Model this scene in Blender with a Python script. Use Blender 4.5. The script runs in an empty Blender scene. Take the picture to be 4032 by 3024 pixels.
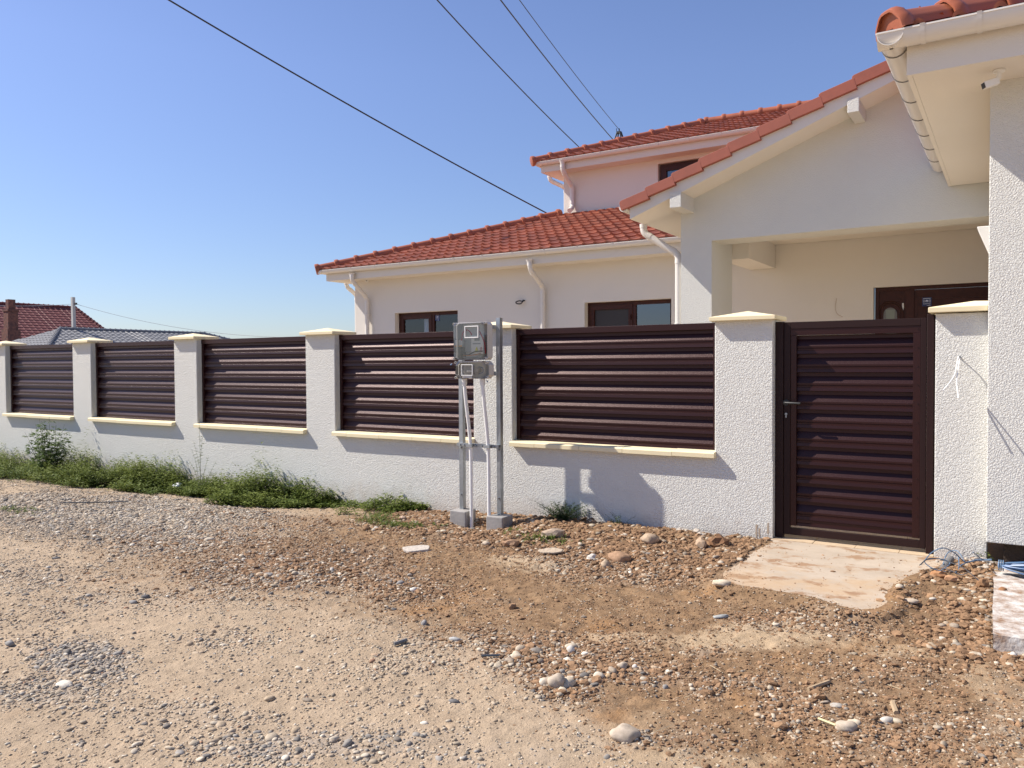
import bpy, math, random
import numpy as np
from mathutils import Vector, Matrix

# ------------------------------------------------------------------ scene, camera
S = bpy.context.scene
R = math.radians
YAW, PITCH, ROLL, FPX = 0.5624, -0.0258, -0.0060, 3134.2
def cam_axes():
    f = np.array([-math.sin(YAW)*math.cos(PITCH), math.cos(YAW)*math.cos(PITCH), math.sin(PITCH)])
    r0 = np.array([math.cos(YAW), math.sin(YAW), 0.0]); u0 = np.cross(r0, f)
    return r0*math.cos(ROLL)+u0*math.sin(ROLL), -r0*math.sin(ROLL)+u0*math.cos(ROLL), f
CR, CU, CF = cam_axes()
cd = bpy.data.cameras.new('camera'); cam = bpy.data.objects.new('camera', cd)
S.collection.objects.link(cam); S.camera = cam
cam.matrix_world = Matrix(((CR[0], CU[0], -CF[0], 0), (CR[1], CU[1], -CF[1], 0), (CR[2], CU[2], -CF[2], 0), (0, 0, 0, 1)))
cd.sensor_width = 36; cd.lens = FPX/4032*36; cd.clip_start = 0.05; cd.clip_end = 5000
# the world origin is the eye point; the ground lies about 1.45 m below it
def ray(px, py): return CF*FPX + CR*(px-2016) - CU*(py-1512)
def at(px, py, Y): v = ray(px, py); return v*(Y/v[1])      # a measured image point -> its place on the wall plane Y
def on_ground(px, py, z=-1.46): v = ray(px, py); return v*(z/v[2])

# ------------------------------------------------------------------ sky and sun
LD = Vector((2.7, 1.0, -2.85)).normalized()                 # direction the sunlight travels
ELEV = math.asin(-LD.z); AZ = math.atan2(-LD.x, -LD.y)      # compass bearing of the sun from +Y
w = bpy.data.worlds.new('World'); S.world = w; w.use_nodes = True
nt = w.node_tree; bg = nt.nodes['Background']
sky = nt.nodes.new('ShaderNodeTexSky'); sky.sky_type = 'NISHITA'; sky.sun_disc = False
sky.sun_elevation = ELEV; sky.sun_rotation = AZ
sky.altitude = 0; sky.air_density = 1.0; sky.dust_density = 0.35; sky.ozone_density = 3.5
hz = nt.nodes.new('ShaderNodeMix'); hz.data_type = 'RGBA'; hz.blend_type = 'MULTIPLY'; hz.inputs['Factor'].default_value = 1
hz.inputs['B'].default_value = (1.36, 1.27, 1.42, 1)          # the clear sky of that morning: a little bluer and brighter than the model's
wtc = nt.nodes.new('ShaderNodeTexCoord'); wsp = nt.nodes.new('ShaderNodeSeparateXYZ'); nt.links.new(wtc.outputs['Generated'], wsp.inputs[0])
wmr = nt.nodes.new('ShaderNodeMapRange'); wmr.inputs['From Max'].default_value = 0.34; nt.links.new(wsp.outputs[2], wmr.inputs['Value'])   # duller air low over the horizon
wmx = nt.nodes.new('ShaderNodeMix'); wmx.data_type = 'RGBA'; wmx.inputs['A'].default_value = (0.95, 0.985, 1.15, 1); wmx.inputs['B'].default_value = (1.38, 1.27, 1.46, 1)
nt.links.new(wmr.outputs['Result'], wmx.inputs['Factor']); nt.links.new(wmx.outputs['Result'], hz.inputs['B'])
nt.links.new(sky.outputs[0], hz.inputs['A']); nt.links.new(hz.outputs['Result'], bg.inputs[0]); bg.inputs[1].default_value = 0.074
sd = bpy.data.lights.new('sun', 'SUN'); sd.energy = 5.0; sd.angle = R(0.5); sd.color = (1.0, 0.93, 0.84)
sun = bpy.data.objects.new('sun', sd); S.collection.objects.link(sun)
sun.rotation_euler = LD.to_track_quat('-Z', 'Y').to_euler()
S.view_settings.view_transform = 'Standard'; S.view_settings.look = 'None'
S.view_settings.exposure = 0.56; S.view_settings.gamma = 1
S.render.engine = 'CYCLES'; S.cycles.max_bounces = 8; S.cycles.transparent_max_bounces = 12
try: S.cycles.use_denoising = True
except Exception: pass

rng = np.random.default_rng(7); random.seed(7)

# ------------------------------------------------------------------ materials
def mat(name, col, rough=0.7, metal=0.0, spec=0.5, var=None, bumps=(), coat=0.0):
    m = bpy.data.materials.new(name); m.use_nodes = True; t = m.node_tree; b = t.nodes['Principled BSDF']
    b.inputs['Roughness'].default_value = rough; b.inputs['Metallic'].default_value = metal
    b.inputs['Specular IOR Level'].default_value = spec; b.inputs['Coat Weight'].default_value = coat
    b.inputs['Base Color'].default_value = (*col, 1)
    tc = t.nodes.new('ShaderNodeTexCoord')
    geo = t.nodes.new('ShaderNodeNewGeometry')
    if var:                                        # (scale, amount, second colour)
        n = t.nodes.new('ShaderNodeTexNoise'); n.inputs['Scale'].default_value = var[0]; n.inputs['Detail'].default_value = 6
        n.inputs['Roughness'].default_value = 0.6
        t.links.new(geo.outputs['Position'], n.inputs['Vector'])
        rp = t.nodes.new('ShaderNodeValToRGB'); rp.color_ramp.elements[0].position = 0.35; rp.color_ramp.elements[1].position = 0.68
        rp.color_ramp.elements[0].color = (*col, 1); rp.color_ramp.elements[1].color = (*var[2], 1)
        mx = t.nodes.new('ShaderNodeMix'); mx.data_type = 'RGBA'; mx.inputs['Factor'].default_value = var[1]
        mx.inputs['A'].default_value = (*col, 1)
        t.links.new(n.outputs['Fac'], rp.inputs['Fac']); t.links.new(rp.outputs['Color'], mx.inputs['B'])
        t.links.new(mx.outputs['Result'], b.inputs['Base Color'])
    prev = None
    for (kind, scale, strength, dist) in bumps:
        if kind == 'noise':
            n = t.nodes.new('ShaderNodeTexNoise'); n.inputs['Detail'].default_value = 3; o = n.outputs['Fac']
        elif kind == 'worm':
            n = t.nodes.new('ShaderNodeTexNoise'); n.inputs['Detail'].default_value = 1.5; n.inputs['Distortion'].default_value = 0.7; o = n.outputs['Fac']
        else:
            n = t.nodes.new('ShaderNodeTexVoronoi'); o = n.outputs['Distance']
        n.inputs['Scale'].default_value = scale
        t.links.new(geo.outputs['Position'], n.inputs['Vector'])
        if kind == 'worm':
            rp = t.nodes.new('ShaderNodeValToRGB'); e = rp.color_ramp.elements
            e[0].position = 0.33; e[0].color = (0, 0, 0, 1); e[1].position = 0.64; e[1].color = (1, 1, 1, 1)
            rp.color_ramp.interpolation = 'EASE'
            t.links.new(o, rp.inputs['Fac']); o = rp.outputs['Color']
        bp = t.nodes.new('ShaderNodeBump'); bp.inputs['Strength'].default_value = strength; bp.inputs['Distance'].default_value = dist
        t.links.new(o, bp.inputs['Height'])
        if prev: t.links.new(prev.outputs['Normal'], bp.inputs['Normal'])
        prev = bp
    if prev: t.links.new(prev.outputs['Normal'], b.inputs['Normal'])
    return m

M = {}
M['stucco'] = mat('stucco', (0.695, 0.69, 0.64), 0.9, spec=0.12, var=(1.3, 0.5, (0.65, 0.635, 0.59)), bumps=(('worm', 96, 0.75, 0.005), ('noise', 190, 0.45, 0.0025)))
def add_splash(m, ztop):
    t = m.node_tree; b = t.nodes['Principled BSDF']; src = b.inputs['Base Color'].links[0].from_socket
    g = t.nodes.new('ShaderNodeNewGeometry'); sp = t.nodes.new('ShaderNodeSeparateXYZ'); t.links.new(g.outputs['Position'], sp.inputs[0])
    n = t.nodes.new('ShaderNodeTexNoise'); n.inputs['Scale'].default_value = 6; n.inputs['Detail'].default_value = 8; n.inputs['Roughness'].default_value = .75; t.links.new(g.outputs['Position'], n.inputs['Vector'])
    a = t.nodes.new('ShaderNodeMath'); a.operation = 'MULTIPLY_ADD'; a.inputs[1].default_value = .55; t.links.new(n.outputs['Fac'], a.inputs[0]); t.links.new(sp.outputs[2], a.inputs[2])
    mr = t.nodes.new('ShaderNodeMapRange'); mr.inputs['From Min'].default_value = ztop+.16; mr.inputs['From Max'].default_value = ztop+.34; mr.inputs['To Min'].default_value = .38; mr.inputs['To Max'].default_value = 0; t.links.new(a.outputs[0], mr.inputs['Value'])
    x = t.nodes.new('ShaderNodeMix'); x.data_type = 'RGBA'; t.links.new(mr.outputs['Result'], x.inputs['Factor']); t.links.new(src, x.inputs['A']); x.inputs['B'].default_value = (.46,.36,.26,1); t.links.new(x.outputs['Result'], b.inputs['Base Color'])
add_splash(M['stucco'], -1.34)
M['smooth_stucco'] = mat('smooth_stucco', (0.73, 0.69, 0.62), 0.9, spec=0.12, var=(0.9, 0.4, (0.68, 0.635, 0.565)), bumps=(('worm', 95, 0.25, 0.003),))
M['porch_stucco'] = mat('porch_stucco', (0.66, 0.66, 0.61), 0.9, spec=0.12, var=(.8, .6, (.61,.605,.56)), bumps=(('worm', 92, 0.45, 0.004),))
M['capstone'] = mat('capstone', (0.80, 0.70, 0.46), 0.75, spec=0.25, var=(3, 0.5, (0.75, 0.63, 0.40)), bumps=(('noise', 90, 0.2, 0.002),))
M['brown_metal'] = mat('brown_metal', (0.018, 0.0040, 0.0040), 0.37, spec=0.46, bumps=(('noise', 170, 0.75, 0.0016),))
M['brown_metal'].node_tree.nodes['Principled BSDF'].inputs['Specular Tint'].default_value = (1.0, .72, .68, 1)
M['brown_frame'] = mat('brown_frame', (0.020, 0.0065, 0.0058), 0.55, spec=0.25, bumps=(('noise', 220, 0.15, 0.001),))
M['pvc'] = mat('pvc', (0.70, 0.665, 0.61), 0.32, spec=0.5)
M['galv'] = mat('galv', (0.42, 0.44, 0.45), 0.42, metal=0.75, var=(14, 0.8, (0.30, 0.32, 0.33)))
M['concrete'] = mat('concrete', (0.36, 0.34, 0.32), 0.9, spec=0.2, var=(9, 0.9, (0.26, 0.25, 0.235)), bumps=(('noise', 60, 0.5, 0.004),))
M['wood'] = mat('wood', (0.060, 0.017, 0.009), 0.42, spec=0.25, var=(22, 0.6, (0.028, 0.009, 0.006)))
M['plastic_white'] = mat('plastic_white', (0.78, 0.77, 0.74), 0.4)
M['plastic_grey'] = mat('plastic_grey', (0.33, 0.33, 0.32), 0.5)
M['plastic_black'] = mat('plastic_black', (0.02, 0.02, 0.02), 0.5)
M['wire_blue'] = mat('wire_blue', (0.05, 0.14, 0.30), 0.4)
M['wire_slate'] = mat('wire_slate', (0.12, 0.20, 0.30), 0.45)
M['wire_dark'] = mat('wire_dark', (0.035, 0.045, 0.06), 0.5)
M['copper'] = mat('copper', (0.55, 0.25, 0.13), 0.35, metal=0.6)
M['red'] = mat('red', (0.45, 0.03, 0.04), 0.5)
M['yellow'] = mat('yellow', (0.75, 0.68, 0.05), 0.5)
M['orange'] = mat('orange', (0.85, 0.42, 0.10), 0.5)
M['navy'] = mat('navy', (0.015, 0.028, 0.11), 0.5)
M['pale_ink'] = mat('pale_ink', (0.62, 0.66, 0.78), 0.6)
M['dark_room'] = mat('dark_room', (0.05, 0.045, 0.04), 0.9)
M['reflection_strip'] = mat('reflection_strip', (0.80, 0.80, 0.84), 0.9)
M['insect_screen'] = mat('insect_screen', (0.035, 0.030, 0.028), 0.6)
M['pvc_grey'] = mat('pvc_grey', (0.16, 0.155, 0.15), 0.5)
M['stick'] = mat('stick', (0.42, 0.31, 0.19), 0.8, var=(40, 0.6, (0.28, 0.2, 0.12)))
M['soil_dark'] = mat('soil_dark', (0.06, 0.045, 0.035), 1.0, spec=0.1, bumps=(('noise', 40, 0.8, 0.02),))
M['mortar'] = mat('mortar', (0.62, 0.60, 0.57), 0.95, spec=0.1, var=(8, 1.0, (0.30, 0.27, 0.24)), bumps=(('noise', 30, 0.9, 0.02),))
M['chimney_brick'] = mat('chimney_brick', (0.22, 0.09, 0.06), 0.9, var=(6, 0.9, (0.05, 0.03, 0.03)))
M['old_pole'] = mat('old_pole', (0.50, 0.49, 0.46), 0.9, var=(2, 0.6, (0.40, 0.39, 0.37)))
M['bag'] = mat('bag', (0.82, 0.82, 0.80), 0.5)

def glass(name, refl, tint=(0.9, 0.92, 0.95), rough=0.02, refl_col=(0.9, 0.93, 1.0)):
    m = bpy.data.materials.new(name); m.use_nodes = True; t = m.node_tree
    t.nodes.remove(t.nodes['Principled BSDF']); out = t.nodes['Material Output']
    a = t.nodes.new('ShaderNodeBsdfTransparent'); a.inputs[0].default_value = (*tint, 1)
    g = t.nodes.new('ShaderNodeBsdfGlossy'); g.inputs['Roughness'].default_value = rough; g.inputs[0].default_value = (*refl_col, 1)
    fr = t.nodes.new('ShaderNodeFresnel'); fr.inputs[0].default_value = 1.5
    ma = t.nodes.new('ShaderNodeMath'); ma.operation = 'ADD'; ma.use_clamp = True; ma.inputs[1].default_value = refl
    mx = t.nodes.new('ShaderNodeMixShader')
    t.links.new(fr.outputs[0], ma.inputs[0]); t.links.new(ma.outputs[0], mx.inputs[0])
    t.links.new(a.outputs[0], mx.inputs[1]); t.links.new(g.outputs[0], mx.inputs[2]); t.links.new(mx.outputs[0], out.inputs[0])
    return m
M['pane'] = glass('pane', 0.03, (0.8, 0.82, 0.84))
M['pane_mirror'] = glass('pane_mirror', 0.13, (0.25, 0.27, 0.3))
M['clear_cover'] = glass('clear_cover', 0.05, (0.90, 0.90, 0.88), 0.08)

def tile_mat(name, c1, c2, c3, rough=0.6, tw=0.2, th=0.33):
    """roof tile: every tile keeps its own tone (cells in the roof's own uv), plus weathering"""
    m = bpy.data.materials.new(name); m.use_nodes = True; t = m.node_tree; b = t.nodes['Principled BSDF']
    b.inputs['Roughness'].default_value = rough; b.inputs['Specular IOR Level'].default_value = 0.35
    uv = t.nodes.new('ShaderNodeUVMap')
    sep = t.nodes.new('ShaderNodeSeparateXYZ'); t.links.new(uv.outputs[0], sep.inputs[0])
    fl = []
    for k, sz in ((0, tw), (1, th)):
        d = t.nodes.new('ShaderNodeMath'); d.operation = 'DIVIDE'; d.inputs[1].default_value = sz
        t.links.new(sep.outputs[k], d.inputs[0])
        f = t.nodes.new('ShaderNodeMath'); f.operation = 'FLOOR'; t.links.new(d.outputs[0], f.inputs[0]); fl.append(f)
    cb = t.nodes.new('ShaderNodeCombineXYZ'); t.links.new(fl[0].outputs[0], cb.inputs[0]); t.links.new(fl[1].outputs[0], cb.inputs[1])
    wn = t.nodes.new('ShaderNodeTexWhiteNoise'); wn.noise_dimensions = '3D'; t.links.new(cb.outputs[0], wn.inputs['Vector'])
    rp = t.nodes.new('ShaderNodeValToRGB'); e = rp.color_ramp.elements
    e[0].color = (*c1, 1); e[1].color = (*c2, 1); t.links.new(wn.outputs['Value'], rp.inputs['Fac'])
    n = t.nodes.new('ShaderNodeTexNoise'); n.inputs['Scale'].default_value = 4; n.inputs['Detail'].default_value = 8
    geo = t.nodes.new('ShaderNodeNewGeometry'); t.links.new(geo.outputs['Position'], n.inputs['Vector'])
    r2 = t.nodes.new('ShaderNodeValToRGB'); r2.color_ramp.elements[0].position = 0.45; r2.color_ramp.elements[1].position = 0.75
    t.links.new(n.outputs['Fac'], r2.inputs['Fac'])
    mx = t.nodes.new('ShaderNodeMix'); mx.data_type = 'RGBA'; t.links.new(r2.outputs['Color'], mx.inputs['Factor'])
    t.links.new(rp.outputs['Color'], mx.inputs['A']); mx.inputs['B'].default_value = (*c3, 1)
    t.links.new(mx.outputs['Result'], b.inputs['Base Color'])
    bp = t.nodes.new('ShaderNodeBump'); bp.inputs['Strength'].default_value = 0.2; bp.inputs['Distance'].default_value = 0.003
    n2 = t.nodes.new('ShaderNodeTexNoise'); n2.inputs['Scale'].default_value = 120; t.links.new(geo.outputs['Position'], n2.inputs['Vector'])
    t.links.new(n2.outputs['Fac'], bp.inputs['Height']); t.links.new(bp.outputs['Normal'], b.inputs['Normal'])
    return m
M['tile'] = tile_mat('tile', (0.24, 0.066, 0.036), (0.38, 0.115, 0.06), (0.22, 0.085, 0.058))
M['verge_tile'] = tile_mat('verge_tile', (0.31, 0.098, 0.065), (0.34, 0.105, 0.07), (0.27, 0.088, 0.06), 0.7)
M['hip_tile'] = tile_mat('hip_tile', (0.35, 0.115, 0.06), (0.38, 0.12, 0.062), (0.28, 0.09, 0.05), 0.4)
M['maroon_tile'] = tile_mat('maroon_tile', (0.17, 0.05, 0.045), (0.19, 0.056, 0.05), (0.15, 0.045, 0.042), 0.7)
M['grey_tile'] = tile_mat('grey_tile', (0.20, 0.20, 0.205), (0.235, 0.235, 0.24), (0.17, 0.17, 0.175), 0.6)

# ------------------------------------------------------------------ mesh builder
LOC = {}
class MB:
    def __init__(s): s.v = []; s.f = []; s.n = 0
    def add(s, vs, fs):
        s.v += [tuple(map(float, p)) for p in vs]; s.f += [tuple(i+s.n for i in f) for f in fs]; s.n += len(vs); return s
    def box(s, x0, x1, y0, y1, z0, z1):
        return s.add([(x0,y0,z0),(x1,y0,z0),(x1,y1,z0),(x0,y1,z0),(x0,y0,z1),(x1,y0,z1),(x1,y1,z1),(x0,y1,z1)],
                     [(0,3,2,1),(4,5,6,7),(0,1,5,4),(1,2,6,5),(2,3,7,6),(3,0,4,7)])
    def obox(s, c, ax, ay, az, hx, hy, hz):
        c, ax, ay, az = (np.array(q, float) for q in (c, ax, ay, az)); vs = []
        for k in (-1, 1):
            for i, j in ((-1,-1),(1,-1),(1,1),(-1,1)): vs.append(c+ax*hx*i+ay*hy*j+az*hz*k)
        return s.add(vs, [(0,3,2,1),(4,5,6,7),(0,1,5,4),(1,2,6,5),(2,3,7,6),(3,0,4,7)])
    def prism(s, poly, axis, a, b):
        """poly in the two remaining axes, extruded from a to b along axis"""
        def P(p, h):
            q = list(p); q.insert(axis, h); return tuple(q)
        n = len(poly); vs = [P(p, a) for p in poly]+[P(p, b) for p in poly]
        fs = [tuple(range(n))[::-1], tuple(range(n, 2*n))]+[(i, (i+1)%n, (i+1)%n+n, i+n) for i in range(n)]
        return s.add(vs, fs)
    def sweep(s, prof, p0, p1, A, B):
        """closed profile of (a,b) swept straight from p0 to p1; A,B are its axes"""
        p0, p1, A, B = (np.array(q, float) for q in (p0, p1, A, B)); n = len(prof)
        vs = [p0+A*a+B*b for a, b in prof]+[p1+A*a+B*b for a, b in prof]
        return s.add(vs, [tuple(range(n))[::-1], tuple(range(n, 2*n))]+[(i, (i+1)%n, (i+1)%n+n, i+n) for i in range(n)])
    def tube(s, path, r, n=10, cap=True):
        P = [np.array(p, float) for p in path]; m = len(P); rr = r if hasattr(r, '__len__') else [r]*m
        T = []
        for i in range(m):
            t = P[min(i+1, m-1)]-P[max(i-1, 0)]; L = np.linalg.norm(t); T.append(t/L if L > 1e-9 else np.array([0, 0, 1.]))
        a = np.array([0, 0, 1.]) if abs(T[0][2]) < 0.9 else np.array([1., 0, 0])
        u = np.cross(T[0], a); u /= np.linalg.norm(u); vs = []
        for i in range(m):
            u = u-T[i]*np.dot(u, T[i]); u /= np.linalg.norm(u); v = np.cross(T[i], u)
            for k in range(n):
                g = 2*math.pi*k/n; vs.append(P[i]+(u*math.cos(g)+v*math.sin(g))*rr[i])
        fs = [(i*n+k, i*n+(k+1)%n, (i+1)*n+(k+1)%n, (i+1)*n+k) for i in range(m-1) for k in range(n)]
        if cap: fs += [tuple(range(n))[::-1], tuple(range((m-1)*n, m*n))]
        return s.add(vs, fs)
    def build(s, name, m, parent=None, smooth=False, bevel=0, loc=None):
        me = bpy.data.meshes.new(name)
        o = bpy.data.objects.new(name, me); S.collection.objects.link(o)
        org = Vector((0, 0, 0))
        if parent is not None:
            org = LOC[parent.name]; o.parent = parent
        elif loc is not None:
            org = Vector(loc); o.location = org
        LOC[o.name] = org
        me.from_pydata([(p[0]-org.x, p[1]-org.y, p[2]-org.z) for p in s.v], [], s.f); me.update()
        me.materials.append(m)
        if smooth:
            me.polygons.foreach_set('use_smooth', [True]*len(me.polygons)); me.set_sharp_from_angle(angle=R(40))
        if bevel:
            b = o.modifiers.new('bevel', 'BEVEL'); b.width = bevel; b.segments = 2; b.limit_method = 'ANGLE'
        return o
def tag(o, label=None, cat=None, group=None, kind=None):
    if label: o['label'] = label
    if cat: o['category'] = cat
    if group: o['group'] = group
    if kind: o['kind'] = kind
    return o
def empty(name, loc, label=None, cat=None, group=None):
    o = bpy.data.objects.new(name, None); S.collection.objects.link(o); o.location = loc; LOC[o.name] = Vector(loc)
    o.empty_display_size = 0.2
    return tag(o, label, cat, group)
def part(name, mb, m, parent, **k): return mb.build(name, m, parent, **k)
def part_each(name, mb, m, parent, **k):
    """every separate piece of the builder becomes an object of its own"""
    par = list(range(mb.n))
    def fd(i):
        while par[i] != i: par[i] = par[par[i]]; i = par[i]
        return i
    for f in mb.f:
        for q in f[1:]: par[fd(q)] = fd(f[0])
    grp = {}
    for f in mb.f: grp.setdefault(fd(f[0]), []).append(f)
    out = []
    for fs in grp.values():
        used = sorted({i for f in fs for i in f}); mp = {a: b for b, a in enumerate(used)}
        p = MB(); p.add([mb.v[i] for i in used], [tuple(mp[i] for i in f) for f in fs]); out.append(p.build(name, m, parent, **k))
    return out
def copy_tree(o, parent=None):
    c = o.copy(); S.collection.objects.link(c)
    if parent is not None: c.parent = parent
    for ch in list(o.children): copy_tree(ch, c)
    return c
def bez(pts, n=8):
    """Catmull-Rom through points"""
    P = [np.array(p, float) for p in pts]; P = [2*P[0]-P[1]]+P+[2*P[-1]-P[-2]]; out = []
    for i in range(1, len(P)-2):
        for k in range(n):
            t = k/n; out.append(0.5*((2*P[i])+(P[i+1]-P[i-1])*t+(2*P[i-1]-5*P[i]+4*P[i+1]-P[i+2])*t*t+(3*P[i]-P[i-1]-3*P[i+1]+P[i+2])*t**3))
    out.append(P[-2]); return out
def text_mesh(s, name, size, m, parent, pos, width=None):
    cu = bpy.data.curves.new(name, 'FONT'); cu.body = s; cu.size = size; cu.align_x = 'CENTER'; cu.align_y = 'CENTER'; cu.extrude = 0.0004
    tmp = bpy.data.objects.new('tmp', cu); S.collection.objects.link(tmp)
    dg = bpy.context.evaluated_depsgraph_get(); me = bpy.data.meshes.new_from_object(tmp.evaluated_get(dg))
    bpy.data.objects.remove(tmp); me.name = name
    o = bpy.data.objects.new(name, me); S.collection.objects.link(o); me.materials.clear(); me.materials.append(m)
    o.parent = parent; org = LOC[parent.name]; o.location = Vector(pos)-org; o.rotation_euler = (R(90), 0, 0)
    LOC[o.name] = Vector(pos)
    return o

# ------------------------------------------------------------------ noise
def vnoise(x, y, seed=0):
    xi = np.floor(x).astype(np.int64); yi = np.floor(y).astype(np.int64); fx = x-xi; fy = y-yi
    fx = fx*fx*(3-2*fx); fy = fy*fy*(3-2*fy)
    def h(a, b):
        n = (a*374761393+b*668265263+seed*974711) & 0xffffffff; n = ((n ^ (n >> 13))*1274126177) & 0xffffffff
        return ((n ^ (n >> 16)) & 0xffff)/65535.0
    return (h(xi, yi)*(1-fx)+h(xi+1, yi)*fx)*(1-fy)+(h(xi, yi+1)*(1-fx)+h(xi+1, yi+1)*fx)*fy
def fbm(x, y, f, o=4, seed=0):
    s = 0; a = 1; t = 0
    for k in range(o): s = s+a*(vnoise(x*f+k*17.3, y*f-k*9.1, seed+k)-0.5); t += a; a *= 0.55; f *= 2.03
    return s/t
def sstep(a, b, x): t = np.clip((x-a)/(b-a), 0, 1); return t*t*(3-2*t)

# where the surfaces of the ground change, measured on the photograph and laid out on the ground
def to_px(x, y, z):
    d = x*CF[0]+y*CF[1]+z*CF[2]; ok = d > 0.2; d = np.where(ok, d, 0.2)
    px = 2016+FPX*(x*CR[0]+y*CR[1]+z*CR[2])/d; py = 1512-FPX*(x*CU[0]+y*CU[1]+z*CU[2])/d
    return np.where(ok, px, 2016)/1.8228, np.where(ok, py, 9000)/1.8228
def inpoly(px, py, poly):
    c = np.zeros(px.shape, bool); n = len(poly); j = n-1
    for i in range(n):
        xi, yi = poly[i]; xj, yj = poly[j]
        if yi != yj:
            c ^= ((yi > py) != (yj > py)) & (px < (xj-xi)*(py-yi)/(yj-yi)+xi)
        j = i
    return c.astype(float)
def blobs(px, py, L):
    s = np.zeros(px.shape)
    for cx, cy, rx, ry, a in L: s = np.maximum(s, a*np.exp(-(((px-cx)/rx)**2+((py-cy)/ry)**2)**1.5))
    return s
BROWN = [(560,1125),(700,1100),(2212,1080),(2212,1700),(1560,1700),(1250,1540),(1060,1430),(960,1350),(760,1300),(480,1262),(180,1232),(160,1215),(330,1190),(520,1172)]
GRAVEL = [(250,1105,420,48,1.0),(60,1085,200,30,1.0),(420,1155,260,40,.8),(640,1225,260,48,1.0),(860,1270,130,30,.7),(190,1430,120,48,1.0),(110,1500,170,40,.6),(620,1600,260,42,.7),
          (820,1590,200,36,.5),(1010,1385,140,46,.45),(1190,1420,170,55,1.2),(1230,1475,80,36,1.3),(1390,1445,75,30,1.1),(1640,1470,50,20,.8),(1500,1400,60,16,.7),(1380,1225,180,38,.9),(1250,1205,140,32,1.0),(1560,1215,110,30,.8),(2140,1350,60,70,1.0),
          (1540,1470,60,26,.9),(1700,1340,120,20,.8),(1820,1345,120,20,.6),(1720,1530,80,45,.8),(1920,1460,200,60,.35),(1000,1140,160,35,.9),(1950,1585,240,70,.5),(1500,1590,90,60,.4),
          (420,1540,200,30,.5),(900,1430,140,30,.4),(1390,1590,60,25,.8),(60,1240,120,30,.4),(330,1290,300,30,.35),(1640,1265,180,20,.5),(500,1380,140,20,.35)]
GREYM = [(190,1430,120,48,1.0),(100,1500,150,30,.6),(420,1440,200,60,.35),(620,1600,260,42,.6),(860,1605,200,36,.5),(330,1120,400,50,.5),(640,1225,200,48,.4),(1230,1468,90,22,.9),(160,1330,120,30,.4),(1020,1620,500,40,.45),(1500,1640,200,30,.3)]
PALE = [(1620,1372,340,34,.85),(1990,1570,80,30,.0),(1330,1362,120,12,.7),(1500,1640,260,40,.6),(1960,1395,120,25,.6),(1140,1212,110,18,.8),(2120,1480,60,60,.5),(1400,1560,130,50,.5)]
def fields(x, y):
    z = np.full(x.shape, -1.46)
    px, py = to_px(x, y, z)
    wx = px+55*fbm(x, y, 1.6, 4, 11)*2+26*fbm(x, y, 7, 3, 14)*2; wy = py+26*fbm(x, y, 1.9, 4, 12)*2+12*fbm(x, y, 8, 3, 15)*2
    br = 0
    for dx, dy in ((0,0),(70,0),(-70,0),(0,34),(0,-34),(110,50),(-110,50),(110,-50),(-110,-50)): br = br+inpoly(wx+dx, wy+dy, BROWN)/9
    # everything beside the wall right of the meter is brown as well
    gr = blobs(wx, wy, GRAVEL); gy = blobs(wx, wy, GREYM); pa = blobs(wx, wy, PALE)
    return px, py, br, gr, gy, pa
WX = [-40,-16,-9,-7.2,-5.2,-4.2,-3.5,-2.4,-1.6,-.4,3,40]; WZ = [-1.62,-1.60,-1.58,-1.565,-1.50,-1.465,-1.43,-1.42,-1.425,-1.415,-1.42,-1.42]
def gz_base(x, y):
    wz = np.interp(x, WX, WZ); k = sstep(5.0, 6.3, y)
    return wz*k+(-1.475+0.0*x)*(1-k)
def apron_mask(x, y):
    w1 = x+0.10*fbm(x, y, 3, 3, 50); w2 = y+0.10*fbm(x, y, 3, 3, 51)
    return inpoly(w1, w2, APRON)
def apron_soft(x, y):
    s = 0
    for k in range(12):
        for r in (.07, .14): s = s+apron_mask(x+r*math.cos(k*.5236), y+r*math.sin(k*.5236))
    return s/24
def apron_z(x, y): return -1.402-0.022*(6.4-y)+0.004*fbm(x, y, 5, 3, 61)
APRON = [(-1.62,6.6),(-1.60,6.28),(-1.66,5.8),(-1.66,5.15),(-1.50,5.0),(-1.28,5.02),(-1.02,5.04),(-.86,4.9),(-.70,4.86),(-.60,5.0),(-.62,5.3),(-.60,5.62),(-.50,5.95),(-.38,6.1),(-.36,6.6)]
def gz(x, y):
    px, py, br, gr, gy, pa = fields(x, y)
    near = sstep(4.9, 5.7, y)*sstep(-5.6, -4.6, x)*(1-apron_mask(x, y))
    z = gz_base(x, y)+0.035*fbm(x, y, 0.55, 3, 1)+0.016*fbm(x, y, 2.6, 3, 2)*(0.6+br)+0.018*fbm(x, y, 14, 3, 3)*(0.6+0.9*br+0.5*np.minimum(gr, 1))+0.011*fbm(x, y, 38, 2, 8)*(0.4+np.clip(fbm(x, y, 1.3, 3, 9)*4+.5, 0, 1))
    z = z+near*(0.025+0.07*np.maximum(fbm(x, y, 3.4, 4, 5), -0.1)+0.03*fbm(x, y, 13, 3, 6))
    z = z-.075*np.exp(-(((x+4.1)/.42)**4+((y-5.87)/.24)**4))
    a = (x > -2.1) & (x < -.1) & (y > 4.5) & (y < 6.6); sf = np.zeros(x.shape); inn = np.zeros(x.shape)
    if a.any(): sf[a] = apron_soft(x[a], y[a]); inn[a] = apron_mask(x[a], y[a])
    k = sstep(0, .3, sf); z = z*(1-k)+(apron_z(x, y)+.006+0.012*fbm(x, y, 9, 3, 66))*k; z = np.where(inn > .5, np.minimum(z, apron_z(x, y)+.02*(.62-sf)), z)
    return np.where(y > 6.35, gz_base(x, y)-0.03, z)

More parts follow.
